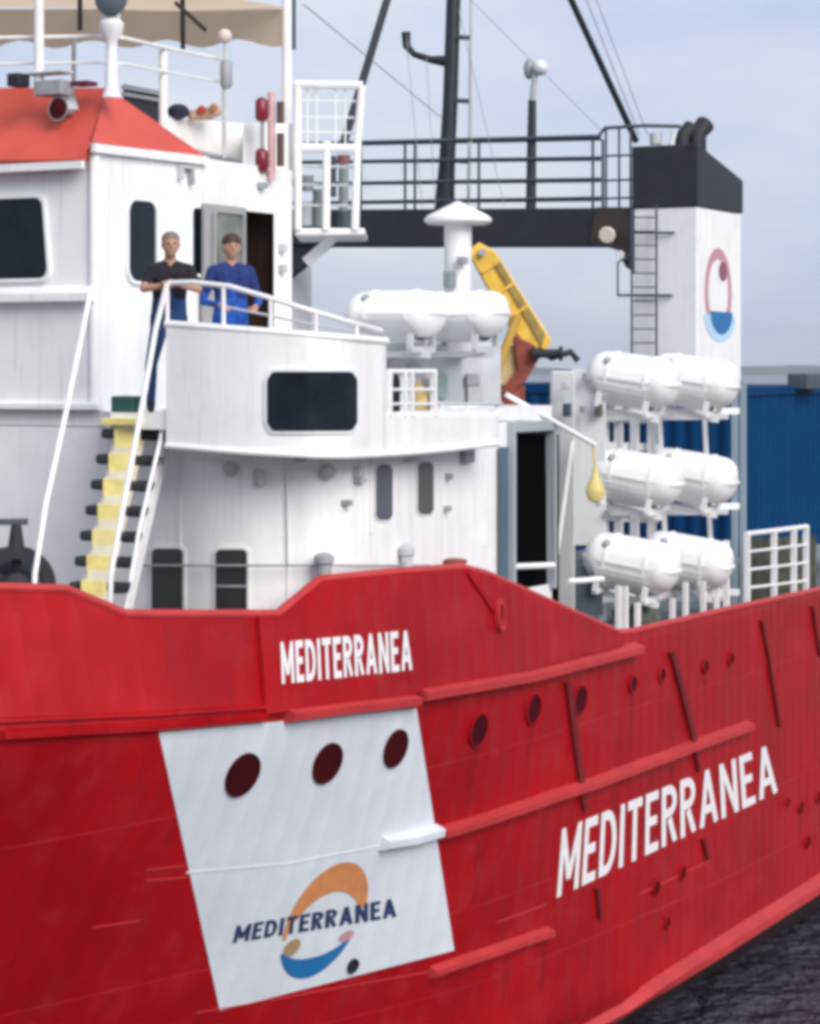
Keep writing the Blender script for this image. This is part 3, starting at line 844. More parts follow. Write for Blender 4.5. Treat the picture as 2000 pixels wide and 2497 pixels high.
def ywin(name, px0, px1, py0, py1, Y, r, glass, frame, parent, fw_=0.035):
    c = PY((px0 + px1) / 2, (py0 + py1) / 2, Y)
    w_ = PY(px1, (py0 + py1) / 2, Y).x - PY(px0, (py0 + py1) / 2, Y).x
    h_ = PY((px0 + px1) / 2, py0, Y).z - PY((px0 + px1) / 2, py1, Y).z
    ux, uz, n = Vector((1, 0, 0)), Vector((0, 0, 1)), Vector((0, -1, 0))
    g = obj(name, MB().plate(on(c + n * 0.004, ux, uz, rrect(w_, h_, r)), n * 0.012), glass, parent)
    obj(name + '_frame', MB().ring(on(c + n * 0.003, ux, uz, rrect(w_ + 2 * fw_, h_ + 2 * fw_, r + fw_)), on(c + n * 0.003, ux, uz, rrect(w_, h_, r)), n * 0.04), frame, parent)
    return g
ywin('window', 308, 376, 490, 686, WY, 0.14, GLASS, WHITE, WH)
ywin('window', 463, 497, 508, 668, WY, 0.06, GLASS, WHITE, WH)
def xwin(px0, px1, py0, py1, X, r, parent, glass=GLASS):
    c = PX((px0 + px1) / 2, (py0 + py1) / 2, X)
    w_ = abs(PX(px1, 600, X).y - PX(px0, 600, X).y); h_ = PX(50, py0, X).z - PX(50, py1, X).z
    ux, uz, n = Vector((0, -1, 0)), Vector((0, 0, 1)), Vector((-1, 0, 0))
    pts = rrect(w_, h_, r)
    pts = [(a + (0.04 if b < 0 else -0.02) * (1 if a > 0 else 0), b) for a, b in pts]
    g = obj('window', MB().plate(on(c + n * 0.004, ux, uz, pts), n * 0.012), glass, parent)
    big = [(a * (1 + 0.07 / w_), b * (1 + 0.07 / h_)) for a, b in pts]
    obj('window_frame', MB().ring(on(c + n * 0.003, ux, uz, big), on(c + n * 0.003, ux, uz, pts), n * 0.04), WHITE, parent)
for k in range(4):
    xwin(-22 - 205 * k, 112 - 205 * k, 484, 680, WX, 0.10, WH)
# open door leaf with its glass, folded forward against the wall
q0, q1 = PY(503, 640, WY - 0.12), PY(592, 640, WY - 0.05)
zt_ = PY(545, 500, WY - 0.1).z
obj('door', MB().box8([(q0.x, WY - 0.10, DK + 0.05), (q1.x, WY - 0.10, DK + 0.05), (q1.x, WY - 0.05, DK + 0.05), (q0.x, WY - 0.05, DK + 0.05), (q0.x, WY - 0.10, zt_), (q1.x, WY - 0.10, zt_), (q1.x, WY - 0.05, zt_), (q0.x, WY - 0.05, zt_)]), mat('grey door paint', (0.34, 0.34, 0.34), 0.4, var=0.1), WH, bevel=0.01)
g = ywin('window', 520, 588, 520, 690, WY - 0.105, 0.05, mat('reflecting door glass', (0.16, 0.17, 0.15), 0.08, var=0.4, vscale=3), mat('grey door paint', (0.34, 0.34, 0.34)), WH, 0.03)
# corner post, ledges on the front
obj('corner_post', MB().tube([(WX + 0.02, WY + 0.02, DK), (WX + 0.02, WY + 0.02, ZR)], 0.06, 10), WHITE, WH, smooth=True)
zl = PX(100, 712, WX).z
obj('front_ledge', MB().box8([(WX - 0.14, WY - 0.02, zl - 0.10), (WX - 0.14, 3, zl - 0.10), (WX, 3, zl - 0.12), (WX, WY - 0.02, zl - 0.12), (WX - 0.14, WY - 0.02, zl - 0.02), (WX - 0.14, 3, zl - 0.02), (WX, 3, zl + 0.06), (WX, WY - 0.02, zl + 0.06)]), WHITE, WH)
zl2 = PX(100, 985, WX).z
obj('front_ledge', MB().box8([(WX - 0.10, WY - 0.1, zl2 - 0.05), (WX - 0.10, 3, zl2 - 0.05), (WX, 3, zl2 - 0.06), (WX, WY - 0.1, zl2 - 0.06), (WX - 0.10, WY - 0.1, zl2 + 0.0), (WX - 0.10, 3, zl2 + 0.0), (WX, 3, zl2 + 0.04), (WX, WY - 0.1, zl2 + 0.04)]), WHITE, WH)
# side door sill plate, wall fittings on the wheelhouse side
for px, py, w_, h_, m in ((640, 452, 0.13, 0.07, GREY), (690, 605, 0.08, 0.10, LGREY), (690, 655, 0.09, 0.09, LGREY), (440, 420, 0.04, 0.16, LGREY), (466, 430, 0.04, 0.18, GREY), (455, 408, 0.16, 0.03, LGREY)):
    q = PY(px, py, WY - 0.04); obj('wall_fitting', MB().box(q, (w_, 0.08, h_), Matrix.Rotation(-0.15 if px == 466 else 0, 3, 'Y')), m, WH, bevel=0.01)

# red sloping visor round the roof: front facet and port facet
fb0, fb1 = PX(-500, 396, WX - 0.18), PX(200, 389, WX - 0.18)
ft0, ft1 = PX(-500, 214, WX + 0.55), PX(262, 214, WX + 0.55)
obj('roof_visor', MB().plate([fb0, fb1, ft1, ft0], (0.06, 0, -0.03)), REDROOF, WH)
sb1 = Vector((WX - 0.1, WY - 0.04, PY(223, 347, WY).z)); st1 = ft1; tip = PY(502, 381, WY - 0.03)
obj('roof_visor', MB().plate([fb1, sb1, tip, st1], (0.0, 0.05, 0)), REDROOF, WH)
# white eave under the visor
obj('eave', MB().bar(Vector((WX - 0.16, -WY, fb1.z - 0.05)), Vector((WX - 0.16, fb1.y, fb1.z - 0.05)), 0.05, 0.08), WHITE, WH)
obj('eave', MB().bar(sb1 + Vector((0, -0.01, -0.06)), tip + Vector((0, -0.01, -0.05)), 0.05, 0.09), WHITE, WH)
# roof horn on the front visor
q = PX(165, 268, WX + 0.2)
hn = obj('roof_horn', MB().lathe([(0.03, -0.35), (0.05, -0.1), (0.12, 0.0), (0.13, 0.02)], q + Vector((-0.15, 0, 0)), (-1, 0, 0.1), 18), GREY, WH, smooth=True)
obj('horn_mouth', MB().lathe([(0.115, 0.0), (0.02, 0.015)], q + Vector((-0.172, 0, 0.0)), (-1, 0, 0.1), 18), DKRED, WH)
obj('horn_bracket', MB().bar(q + Vector((0.05, 0.1, 0.2)), q + Vector((0, 0, -0.02)), 0.2, 0.12), LGREY, WH)

# ------------------------------------------------------------------ monkey island: rails, awning, lights
ZM = ZR + 0.02
MI = obj('top_deck_rail', MB().tube([P(px, py, f) for px, py, f in ((-300, 93, 26.2), (0, 92, 26.0), (240, 88, 25.9), (300, 92, 26.0), (430, 122, 27.2), (545, 145, 28.3))], 0.022, 8), WHITE, SHIP, smooth=True)
for a in (((-300, 160, 26.2), (240, 152, 25.9), (300, 155, 26.0), (540, 200, 28.3)),):
    obj('rail', MB().tube([P(*q) for q in a], 0.014, 8), WHITE, MI, smooth=True)
for px, f, y0, y1, r in ((95, 25.8, -60, 235, 0.055), (-160, 26, -60, 235, 0.055), (398, 27.0, 118, 320, 0.05), (180, 26.2, 95, 230, 0.025), (545, 28.3, 140, 380, 0.022)):
    obj('rail_post', MB().tube([P(px, y1, f), P(px, y0, f)], r, 10), WHITE if px != 180 else GREY, MI, smooth=True)
# louvred dark casing behind the visor
f = 27.2
LC = obj('vent_casing', MB().plate([P(300, 300, f), P(392, 320, f + 0.7), P(392, 222, f + 0.7), P(300, 205, f)], FW * 0.6), BLACK, SHIP)
for k in range(2):
    y = 213 + k * 16
    obj('slat', MB().bar(P(300, y, f - 0.03), P(392, y + 16, f + 0.67), 0.06, 0.035), GREY, LC)
for px, py, w_, h_, m in ((45, 196, 0.16, 0.14, BLACK), (130, 215, 0.34, 0.16, GREY), (205, 204, 0.22, 0.05, mat('maroon box', (0.12, 0.02, 0.04), 0.5)), (120, 178, 0.5, 0.035, LGREY)):
    obj('roof_fitting', MB().box(P(px, py, 25.75), (0.2, w_, h_)), m, MI, bevel=0.015)
# searchlight on its white pedestal
SLT = thing('searchlight', 'dark searchlight on a white pedestal above the red wheelhouse roof', 'searchlight', P(272, 226, 25.6))
obj('pedestal', MB().lathe([(0.10, -0.05), (0.07, 0.05), (0.06, 0.45), (0.065, 0.55), (0.12, 0.62), (0.13, 0.72), (0.06, 0.80)], P(272, 226, 25.6), n=18), WHITE, SLT, smooth=True)
c = P(270, 0, 25.6)
obj('lamp_body', MB().lathe([(0.05, -0.16), (0.13, -0.12), (0.165, 0.0), (0.17, 0.14), (0.15, 0.15)], c, (-0.8, -0.6, 0), 22), SLATE, SLT, smooth=True)
obj('yoke', MB().bar(c + Vector((0, 0, -0.28)), c + Vector((0, 0, -0.14)), 0.2, 0.06), WHITE, SLT)
# antenna with a ball
q = P(548, 88, 28.0)
AN = thing('whip_antenna', 'thin grey aerial topped by a pale ball above the wheelhouse roof', 'antenna', P(548, 380, 28.0))
obj('ball', MB().ball(q, 0.085), mat('pale pink plastic', (0.66, 0.55, 0.53), 0.5), AN, smooth=True)
obj('pole', MB().tube([P(548, 384, 28.0), q], 0.02, 8), LGREY, AN, smooth=True)
obj('collar', MB().lathe([(0.05, 0), (0.07, 0.04), (0.07, 0.28), (0.04, 0.32)], P(552, 215, 28.0), n=12), GREY, AN, smooth=True)
# awning
fa = 29.8
def sag(a, b, c, d, n=14, s_=0.12):
    rows = []
    for i in range(n + 1):
        r = []
        for j in range(n + 1):
            s, t = j / n, i / n
            p = (Vector(a) * (1 - s) + Vector(b) * s) * (1 - t) + (Vector(d) * (1 - s) + Vector(c) * s) * t
            r.append(p - UP * s_ * math.sin(math.pi * s) * math.sin(math.pi * t) + UP * 0.02 * math.sin(9 * s + 4 * t))
        rows.append(r)
    return rows
A_, B_ = P(-420, -70, 26.0), P(330, -62, 26.0)
C_, D_ = P(694, 22, fa), P(-420, 22, fa + 1.2)
mb = MB(); mb.slab(sag(A_, B_, C_, D_), (0, 0, 0.015)); AW = obj('awning', mb, CANVAS, SHIP, smooth=True)
mb = MB(); rows = [[], [], []]
for i in range(41):
    s = i / 40
    a = D_.lerp(C_, s); dr = 0.46 + 0.05 * math.sin(s * 40) - 0.05 * s
    for k in range(3): rows[k].append(a - UP * dr * k / 2 + FW * (0.03 * math.sin(s * 55) * k / 2))
mb.slab(rows, FW * 0.012); obj('valance', mb, CANVAS, AW, smooth=True)
for a, b, r, m in (((445, -40, 27.6), (446, 118, 29.6), 0.03, BROWN), ((430, 8, 27.5), (500, 72, 29.6), 0.025, BROWN), ((195, -60, 27), (195, 70, 28.0), 0.03, BROWN), ((700, -80, fa), (700, 560, fa), 0.065, WHITE), ((716, -80, fa), (716, 120, fa), 0.03, SLATE)):
    obj('awning_pole', MB().tube([P(*a), P(*b)], r, 10), m, AW, smooth=True)

# white upper casing behind the wheelhouse, light column, balcony
fu = 28.6
UC = obj('upper_casing', MB().plate([P(592, 428, fu), P(722, 440, fu + 0.8), P(722, 300, fu + 0.8), P(592, 300, fu)], FW * 1.2), WHITE, SHIP, bevel=0.02)
q = P(652, 415, 28.3)
LCOL = obj('signal_light_column', MB().tube([P(662, 440, 28.4), P(662, 225, 28.4)], 0.045, 10), PINKP, SHIP, smooth=True)
for py in (268, 392):
    c = P(638, py, 28.3)
    obj('red_lantern', MB().lathe([(0.05, -0.13), (0.075, -0.10), (0.075, 0.10), (0.05, 0.13), (0.01, 0.15)], c, n=16), REDLAMP, LCOL, smooth=True)
    obj('lantern_bracket', MB().bar(c + UP * -0.12, P(664, py + 18, 28.4), 0.05, 0.03), PINKP, LCOL)
for y0, y1 in ((248, 300), (325, 405)): obj('side_lantern', MB().tube([P(684, y1, 28.35), P(684, y0, 28.35)], 0.045, 10), mat('dark rust metal', (0.10, 0.05, 0.045), 0.6), LCOL, smooth=True)
obj('cable_tray', MB().tube([P(640, 370, 28.3), P(640, 290, 28.3)], 0.025, 8), GREY, LCOL, smooth=True)
fbq = 29.2
BAL = obj('balcony', MB().plate([P(718, 574, fbq), P(890, 572, fbq), P(890, 556, fbq), P(718, 556, fbq)], FW * 1.6), WHITE, SHIP, bevel=0.02)
def btube(pts, r, m=WHITE, nm='rail'): obj(nm, MB().tube([P(*p) for p in pts], r, 8), m, BAL, smooth=True)
btube(((720, 205, fbq), (885, 208, fbq)), 0.05)
btube(((720, 360, fbq), (876, 362, fbq)), 0.055)
btube(((795, 560, fbq), (797, 345, fbq)), 0.05, nm='rail_post')
btube(((866, 560, fbq), (872, 345, fbq), (884, 208, fbq)), 0.05, nm='rail_post')
btube(((726, 560, fbq), (726, 205, fbq)), 0.05, nm='rail_post')
for y in (245, 285, 322): btube(((722, y, fbq + 0.05), (880, y + 2, fbq + 0.05)), 0.012, WHITE, 'wire')
for x in (750, 772, 818, 842): btube(((x, 210, fbq + 0.04), (x, 350, fbq + 0.04)), 0.011, WHITE, 'wire')
for y in (405, 450, 500): btube(((722, y, fbq + 0.05), (872, y + 2, fbq + 0.05)), 0.016, LGREY)
for px, y0, y1, r, m in ((751, 428, 466, 0.07, GREY), (778, 462, 552, 0.075, mat('moss grey paint', (0.22, 0.25, 0.23), 0.6)), (811, 380, 480, 0.045, SLATE), (838, 380, 545, 0.06, mat('mid grey paint', (0.25, 0.27, 0.30), 0.5)), (840, 515, 552, 0.08, SLATE), (745, 492, 550, 0.09, LGREY), (838, 378, 398, 0.08, mat('muted red paint', (0.25, 0.10, 0.11), 0.5))):
    obj('balcony_locker', MB().tube([P(px, y1, fbq + 0.5), P(px, y0, fbq + 0.5)], r, 12), m, BAL, smooth=True)
# brace of the balcony
obj('brace', MB().bar(P(745, 640, fbq + 0.6), P(815, 578, fbq + 0.6), 0.12, 0.12), WHITE, BAL)
# small things lying on the roof
tag(obj('equipment_bag', MB().ball(P(435, 272, 28.4), 0.13, 14, 8, (1, 1, 0.7)), mat('navy bag cloth', (0.02, 0.02, 0.05), 0.8), None, smooth=True), 'small navy bag on the wheelhouse roof beside the white post', 'bag')
tag(obj('rolled_mat', MB().tube([P(462, 282, 28.5), P(512, 276, 28.6), P(532, 270, 28.7)], [0.06, 0.075, 0.06], 10), mat('faded orange cloth', (0.55, 0.36, 0.26), 0.8), None, smooth=True), 'faded orange roll lying on the wheelhouse roof', 'roll')
for px, py, f, r, cl, lb in ((492, 268, 28.45, 0.055, (0.5, 0.06, 0.03), 'small red float beside the orange roll on the wheelhouse roof'), (522, 262, 28.5, 0.05, (0.6, 0.3, 0.12), 'small orange float next to the aerial on the wheelhouse roof')):
    q = P(px, py, f); tag(obj('deck_float', MB().lathe([(0.01, -r), (r * 0.8, -r * 0.6), (r, 0), (r * 0.8, r * 0.6), (0.01, r)], q, (0.3, 1, 0.2), 14), mat('float paint %d' % px, cl, 0.5), None, smooth=True), lb, 'float', 'floats on the wheelhouse roof')
obj('roof_house', MB().plate([P(400, 345, 28.2), P(600, 395, 29.6), P(600, 300, 29.6), P(400, 288, 28.2)], FW * 1.0), WHITE, SHIP, bevel=0.02)

# ------------------------------------------------------------------ ladder from the fore deck to the wing
LADT = [((250, 1056), (388, 1062), 24.30), ((158, 1492), (287, 1497), 23.42)]
def lad(i, s):   # tread i (0 top), s across
    t = i / 7
    a = [LADT[0][0][k] * (1 - t) + LADT[1][0][k] * t for k in (0, 1)]
    b = [LADT[0][1][k] * (1 - t) + LADT[1][1][k] * t for k in (0, 1)]
    f = LADT[0][2] * (1 - t) + LADT[1][2] * t
    return P(a[0] * (1 - s) + b[0] * s, a[1] * (1 - s) + b[1] * s, f)
mb = MB()
for s in (0.06, 0.94): mb.bar(lad(-0.6, s) + Vector((0.22, 0, 0)), lad(12.4, s) + Vector((0.22, 0, 0)), 0.03, 0.12)
LAD = obj('ladder', mb, WHITE, SHIP)
for i in range(13):
    a, b = lad(i, -0.04), lad(i, 1.0)
    dirn = Vector((1, 0, 0))
    obj('tread', MB().box8([a + UP * -0.055, b + UP * -0.055, b + dirn * 0.2 + UP * -0.055, a + dirn * 0.2 + UP * -0.055, a + UP * 0.045, b + UP * 0.045, b + dirn * 0.2 + UP * 0.045, a + dirn * 0.2 + UP * 0.045]), RUBBER, LAD, bevel=0.025)
    a, b = lad(i, 0.22), lad(i, 0.68)
    off = Vector((-0.02, 0, 0))
    obj('nosing', MB().box8([a + off + UP * -0.15, b + off + UP * -0.15, b + UP * -0.15, a + UP * -0.15, a + off + UP * 0.065, b + off + UP * 0.065, b + UP * 0.065, a + UP * 0.065]), PALEY, LAD, bevel=0.005)
a, b = lad(-0.2, 0.20), lad(12.4, 0.20); c, d = lad(-0.2, 0.70), lad(12.4, 0.70)
o_ = Vector((0.06, 0, 0))
obj('backing_strip', MB().plate([a + o_, b + o_, d + o_, c + o_], (0.01, 0, 0)), mat('cream tarpaulin', (0.62, 0.58, 0.44), 0.7, var=0.12, vscale=7), LAD)
q = P(306, 1028, 24.3)
obj('top_step', MB().box(q, (0.25, 0.44, 0.07)), PALEY, LAD, bevel=0.01)
# handrails of the ladder
obj('handrail', MB().tube([P(408, 690, 24.0), P(380, 800, 24.0), P(352, 960, 23.9), P(300, 1240, 23.4), P(270, 1400, 23.1), P(268, 1470, 23.1)], 0.028, 8), WHITE, LAD, smooth=True)
obj('handrail', MB().tube([P(222, 700, 24.6), P(214, 745, 24.5), P(160, 1010, 24.0), P(112, 1228, 23.5), P(85, 1400, 23.2), P(83, 1480, 23.2)], 0.028, 8), WHITE, LAD, smooth=True)
obj('handrail', MB().tube([P(402, 1000, 24.2), P(392, 1070, 24.1), P(340, 1290, 23.6), P(318, 1420, 23.4)], 0.022, 8), WHITE, LAD, smooth=True)
q = P(312, 986, 24.5)
tag(obj('green_box', MB().box(q, (0.22, 0.27, 0.17)), GREEN, None, bevel=0.02), 'small dark green box on the landing at the head of the yellow ladder', 'box')
obj('landing', MB().plate([P(268, 1022, 24.35), P(410, 1022, 24.15), P(430, 1012, 25.2), P(250, 1012, 25.3)], (0, 0, -0.06)), WHITE, LAD)

# windlass on the fore deck
c = P(38, 1425, 23.4)
WL = thing('windlass', 'black windlass with a spoked brake wheel behind the forward red bulwark', 'windlass', Vector((c.x, c.y, 4.85)))
ax = Vector((-0.75, -0.66, 0)); sx = Vector((0.66, -0.75, 0))
obj('brake_wheel', MB().ring([c + sx * 0.37 * math.cos(2 * math.pi * i / 32) + UP * 0.37 * math.sin(2 * math.pi * i / 32) for i in range(32)],
                        [c + sx * 0.25 * math.cos(2 * math.pi * i / 32) + UP * 0.25 * math.sin(2 * math.pi * i / 32) for i in range(32)], ax * 0.16), RUBBER, WL)
for k in range(6):
    t = R(30 + 60 * k); d = sx * math.cos(t) + UP * math.sin(t)
    obj('spoke', MB().bar(c + ax * 0.08, c + ax * 0.08 + d * 0.28, 0.07, 0.05), RUBBER, WL)
obj('hub', MB().lathe([(0.12, -0.5), (0.12, 0.2), (0.05, 0.22)], c, ax, 16), RUBBER, WL, smooth=True)
obj('brake_spindle', MB().tube([c + UP * 0.3 + ax * 0.08, c + UP * 0.58 + ax * 0.08], [0.09, 0.05], 10), RUBBER, WL, smooth=True)
obj('brake_handle', MB().bar(c + UP * 0.60 + ax * 0.08 - sx * 0.3, c + UP * 0.60 + ax * 0.08 + sx * 0.11, 0.06, 0.06), SLATE, WL)
obj('drum', MB().lathe([(0.3, -0.9), (0.3, -0.85), (0.16, -0.84), (0.16, -0.3), (0.3, -0.29), (0.3, -0.24)], c, ax, 20), SLATE, WL, smooth=True)
obj('bed', MB().box(Vector((c.x + 0.2, c.y + 0.1, (4.85 + c.z) / 2 - 0.1)), (0.9, 0.5, c.z - 5.05)), SLATE, WL)

# ------------------------------------------------------------------ funnel, gantry, masts
FX = 43.0
q1 = PX(1700, 700, FX); FY = q1.y
q0 = PX(1546, 700, FX)
fz0 = 4.8; fz_b = PX(1650, 505, FX).z; fzt = PX(1650, 352, FX).z
fx1 = PY(1808, 700, FY).x
zs1 = PY(1808, 440, FY).z
FUN = obj('funnel', MB().box8([(FX, FY, fz0), (FX, q0.y, fz0), (fx1, q0.y, fz0), (fx1, FY, fz0), (FX, FY, fz_b), (FX, q0.y, fz_b), (fx1, q0.y, fz_b - 0.02), (fx1, FY, fz_b - 0.02)]), WHITE, SHIP, bevel=0.03)
e = 0.03
zc = PX(1650, 505, FX).z
obj('funnel_cap', MB().box8([(FX - e, FY - e, zc), (FX - e, q0.y + e, zc), (fx1 + e, q0.y + e, zc - 0.0), (fx1 + e, FY - e, zc - 0.0), (FX - e, FY - e, fzt), (FX - e, q0.y + e, fzt), (fx1 + e, q0.y + e, zs1), (fx1 + e, FY - e, zs1)]), BLACK, FUN, bevel=0.02)
for px, f_, h_, r in ((1664, FX + 0.7, 0.32, 0.14), (1700, FX + 1.0, 0.38, 0.18)):
    b0 = PX(px, 352, f_); 
    obj('exhaust_pipe', MB().tube([b0 + UP * -0.3, b0 + UP * (h_ * 0.5), b0 + UP * h_ + Vector((0.22, -0.08, 0.02))], [r, r, r * 1.05], 14), RUBBER, FUN, smooth=True)
obj('exhaust_pipe', MB().tube([PX(1600, 352, FX + 0.5), PX(1600, 325, FX + 0.5)], 0.12, 12), LGREY, FUN, smooth=True)
obj('exhaust_pipe', MB().tube([PX(1636, 356, FX + 0.3), PX(1646, 318, FX + 0.3)], 0.05, 10), WHITE, FUN, smooth=True)
# funnel emblem on the port face
on_fun = lambda e_: (lambda px, py: PY(px, py, FY - e_))
logo_arc('emblem_ring', 1752, 712, (0, -108), (33, 4), 0, 360, lambda s: 0.74, lambda s: 1.0, mat('pale rose paint', (0.56, 0.27, 0.32), 0.5), FUN, on_fun(0.006))
logo_arc('emblem_blue', 1756, 768, (0, -66), (38, 3), 180, 360, lambda s: 0.02, lambda s: 1.0, PBLUE, FUN, on_fun(0.009))
logo_arc('emblem_blue', 1760, 760, (0, -56), (27, 2), 180, 360, lambda s: 0.02, lambda s: 1.0, LBLUE, FUN, on_fun(0.013))
logo_arc('emblem_dot', 1764, 662, (0, -24), (10, 1), 0, 360, lambda s: 0.02, lambda s: 1.0, mat('plum paint', (0.26, 0.08, 0.13), 0.5), FUN, on_fun(0.009))
# ladder on the front of the funnel
mb = MB()
for px in (1541, 1601): mb.tube([PX(px, 880, FX - 0.18), PX(px, 500, FX - 0.18)], 0.024, 8)
FL = obj('funnel_ladder', mb, SLATE, SHIP, smooth=True)
for k in range(11):
    y = 530 + k * 34
    obj('rung', MB().tube([PX(1541, y, FX - 0.18), PX(1601, y, FX - 0.18)], 0.014, 6), SLATE, FL)
for y, a, b in ((567, 1545, 1645), (720, 1505, 1640)):
    obj('bracket', MB().tube([PX(a, y, FX - 0.16), PX(b, y, FX - 0.05)], 0.024, 8), SLATE, FL)
obj('bracket', MB().tube([PX(1507, 720, FX - 0.16), PX(1507, 640, FX - 0.16), PX(1540, 620, FX - 0.16)], 0.022, 8), SLATE, FL)
# lamp under the gantry
obj('gusset', MB().plate([PX(1452, 505, FX + 0.1), PX(1545, 505, FX + 0.1), PX(1545, 665, FX + 0.1), PX(1525, 650, FX + 0.1), PX(1505, 610, FX + 0.1), PX(1440, 590, FX + 0.1)], (0.25, 0, 0)), mat('dark brown metal', (0.04, 0.028, 0.022), 0.6, var=0.3), FUN)
obj('floodlight', MB().lathe([(0.06, -0.1), (0.14, -0.04), (0.16, 0.06), (0.14, 0.08)], PX(1482, 572, FX - 0.1), (-0.95, -0.2, -0.2), 16), mat('warm white lamp glass', (0.72, 0.62, 0.52), 0.3), FUN, smooth=True)
obj('floodlight', MB().lathe([(0.04, -0.06), (0.09, -0.02), (0.09, 0.06)], PX(1512, 622, FX - 0.1), (-0.95, -0.2, -0.2), 12), WHITE, FUN, smooth=True)

GX = FX + 0.2
GAN = obj('gantry', MB().box8([PX(560, 597, GX), PX(1548, 597, GX), PX(1548, 597, GX) + Vector((1.3, 0, 0)), PX(560, 597, GX) + Vector((1.3, 0, 0)),
                               PX(560, 512, GX), PX(1548, 506, GX), PX(1548, 506, GX) + Vector((1.3, 0, 0)), PX(560, 512, GX) + Vector((1.3, 0, 0))]), BLACK, SHIP, bevel=0.02)
# its starboard leg, mostly hidden behind the wheelhouse
la, lb = PX(640, 640, GX), PX(560, 640, GX)
obj('gantry_leg', MB().box8([(GX, la.y, 4.8), (GX, lb.y, 4.8), (GX + 2, lb.y, 5), (GX + 2, la.y, 5), (GX, la.y, la.z), (GX, lb.y, la.z), (GX + 2, lb.y, la.z), (GX + 2, la.y, la.z)]), WHITE, GAN)
obj('gantry_knee', MB().plate([PX(640, 595, GX + 0.1), PX(805, 595, GX + 0.1), PX(700, 680, GX + 0.1), PX(640, 690, GX + 0.1)], (0.2, 0, 0)), BLACK, GAN)
def gt(pts, r, nm='rail', m=SLATE): obj(nm, MB().tube([PX(x, y, GX + dx) for x, y, dx in pts], r, 8), m, GAN, smooth=True)
for y0, y1, r in ((349, 333, 0.045), (392, 384, 0.03), (445, 436, 0.03), (492, 482, 0.03)):
    gt(((700, y0 + 3, 0.1), (1465, y1, 0.1)), r)
    gt(((700, y0 + 6, 1.2), (1465, y1 + 6, 1.2)), r * 0.7)
for x in (880, 988, 1012, 1168, 1446, 1470): gt(((x, 512, 0.1), (x, 340, 0.1)), 0.03, 'rail_post')
gt(((1455, 338, 0.1), (1475, 312, 0.1), (1570, 306, 0.1), (1660, 308, 0.3)), 0.035)
for x in (1478, 1510, 1538): gt(((x, 506, 0.15), (x, 312, 0.15)), 0.025, 'rail_post')
for y in (380, 440, 484): gt(((1475, y, 0.15), (1545, y - 2, 0.15)), 0.022)
# dark tarpaulin bundle on the gantry rail
# mast
MS = obj('mast', MB().tube([PX(1083, 520, GX + 0.5), PX(1090, 400, GX + 0.5), PX(1098, 250, GX + 0.5), PX(1106, 0, GX + 0.5), PX(1110, -160, GX + 0.5)], [0.21, 0.165, 0.15, 0.145, 0.14], 16), BLACK, SHIP, smooth=True)
obj('cross_arm', MB().tube([PX(1100, 150, GX + 0.5), PX(1050, 145, GX + 0.5), PX(1010, 132, GX + 0.5), PX(992, 112, GX + 0.5), PX(990, 78, GX + 0.5)], [0.13, 0.075, 0.065, 0.085, 0.095], 12), BLACK, MS, smooth=True)
obj('conduit', MB().tube([PX(1142, 520, GX + 0.4), PX(1146, 300, GX + 0.4), PX(1152, -160, GX + 0.4)], 0.035, 8), LGREY, MS, smooth=True)
for y in (90, 245, 392): obj('mast_clamp', MB().bar(PX(1110, y, GX + 0.45), PX(1146, y + 2, GX + 0.4), 0.09, 0.09), SLATE, MS)
# lamp post
LP = obj('lamp_post', MB().tube([PX(1294, 585, GX + 0.2), PX(1296, 400, GX + 0.2), PX(1298, 245, GX + 0.2)], [0.11, 0.095, 0.08], 12), BLACK, SHIP, smooth=True)
obj('lamp_neck', MB().tube([PX(1298, 248, GX + 0.2), PX(1305, 175, GX + 0.2)], 0.06, 10), LGREY, LP, smooth=True)
obj('lamp_globe', MB().ball(PX(1318, 165, GX + 0.2), 0.155), mat('white globe', (0.8, 0.8, 0.8), 0.25), LP, smooth=True)
obj('lamp_housing', MB().ball(PX(1290, 168, GX + 0.25), 0.17, 16, 10, (0.6, 0.6, 1.2)), GREY, LP, smooth=True)
# stays
def stay(a, b, r, m=SLATE): obj('stay', MB().tube([a, b], r, 6), m, MS)
stay(P(962, -60, 34), P(838, 350, 31.0), 0.055, BLACK)
stay(P(1375, -40, 46), P(1552, 345, 47.5), 0.065, BLACK)
stay(P(1415, -40, 46.5), P(1560, 330, 47.5), 0.012, GREY)
stay(P(1440, -40, 46.5), P(1580, 330, 47.5), 0.010, GREY)
stay(P(740, 10, 36), P(1075, 285, 47), 0.012, LGREY)
stay(P(1146, 60, 48), P(1150, 350, 48), 0.008, GREY)

for a, b in (((992, 100, 47), (1030, 505, 47.5)), ((1040, 140, 47.5), (1062, 505, 47.5)), ((1118, 20, 47.5), (1230, 500, 47.8)), ((1108, -40, 47.4), (1480, 330, 47.6))):
    stay(P(*a), P(*b), 0.007, GREY)

# mushroom vent
q = P(1117, 545, 29.6)
MV = thing('mushroom_vent', 'white mushroom vent with a conical cap behind the upper life rafts', 'vent', P(1117, 860, 29.6))
obj('cap', MB().lathe([(0.02, 0.27), (0.12, 0.22), (0.36, 0.10), (0.405, 0.06), (0.405, 0.02), (0.36, -0.01), (0.17, -0.015)], q, n=28), WHITE, MV, smooth=True)
obj('stem', MB().lathe([(0.165, -1.6), (0.165, 0.0), (0.14, 0.02)], q, n=22), WHITE, MV, smooth=True)
obj('junction_box', MB().box(P(1097, 682, 29.35), (0.16, 0.1, 0.2)), mat('teal grey paint', (0.22, 0.29, 0.30), 0.5), MV, bevel=0.01)
obj('valve', MB().box(P(1128, 635, 29.35), (0.13, 0.1, 0.09)), GREY, MV, bevel=0.01)

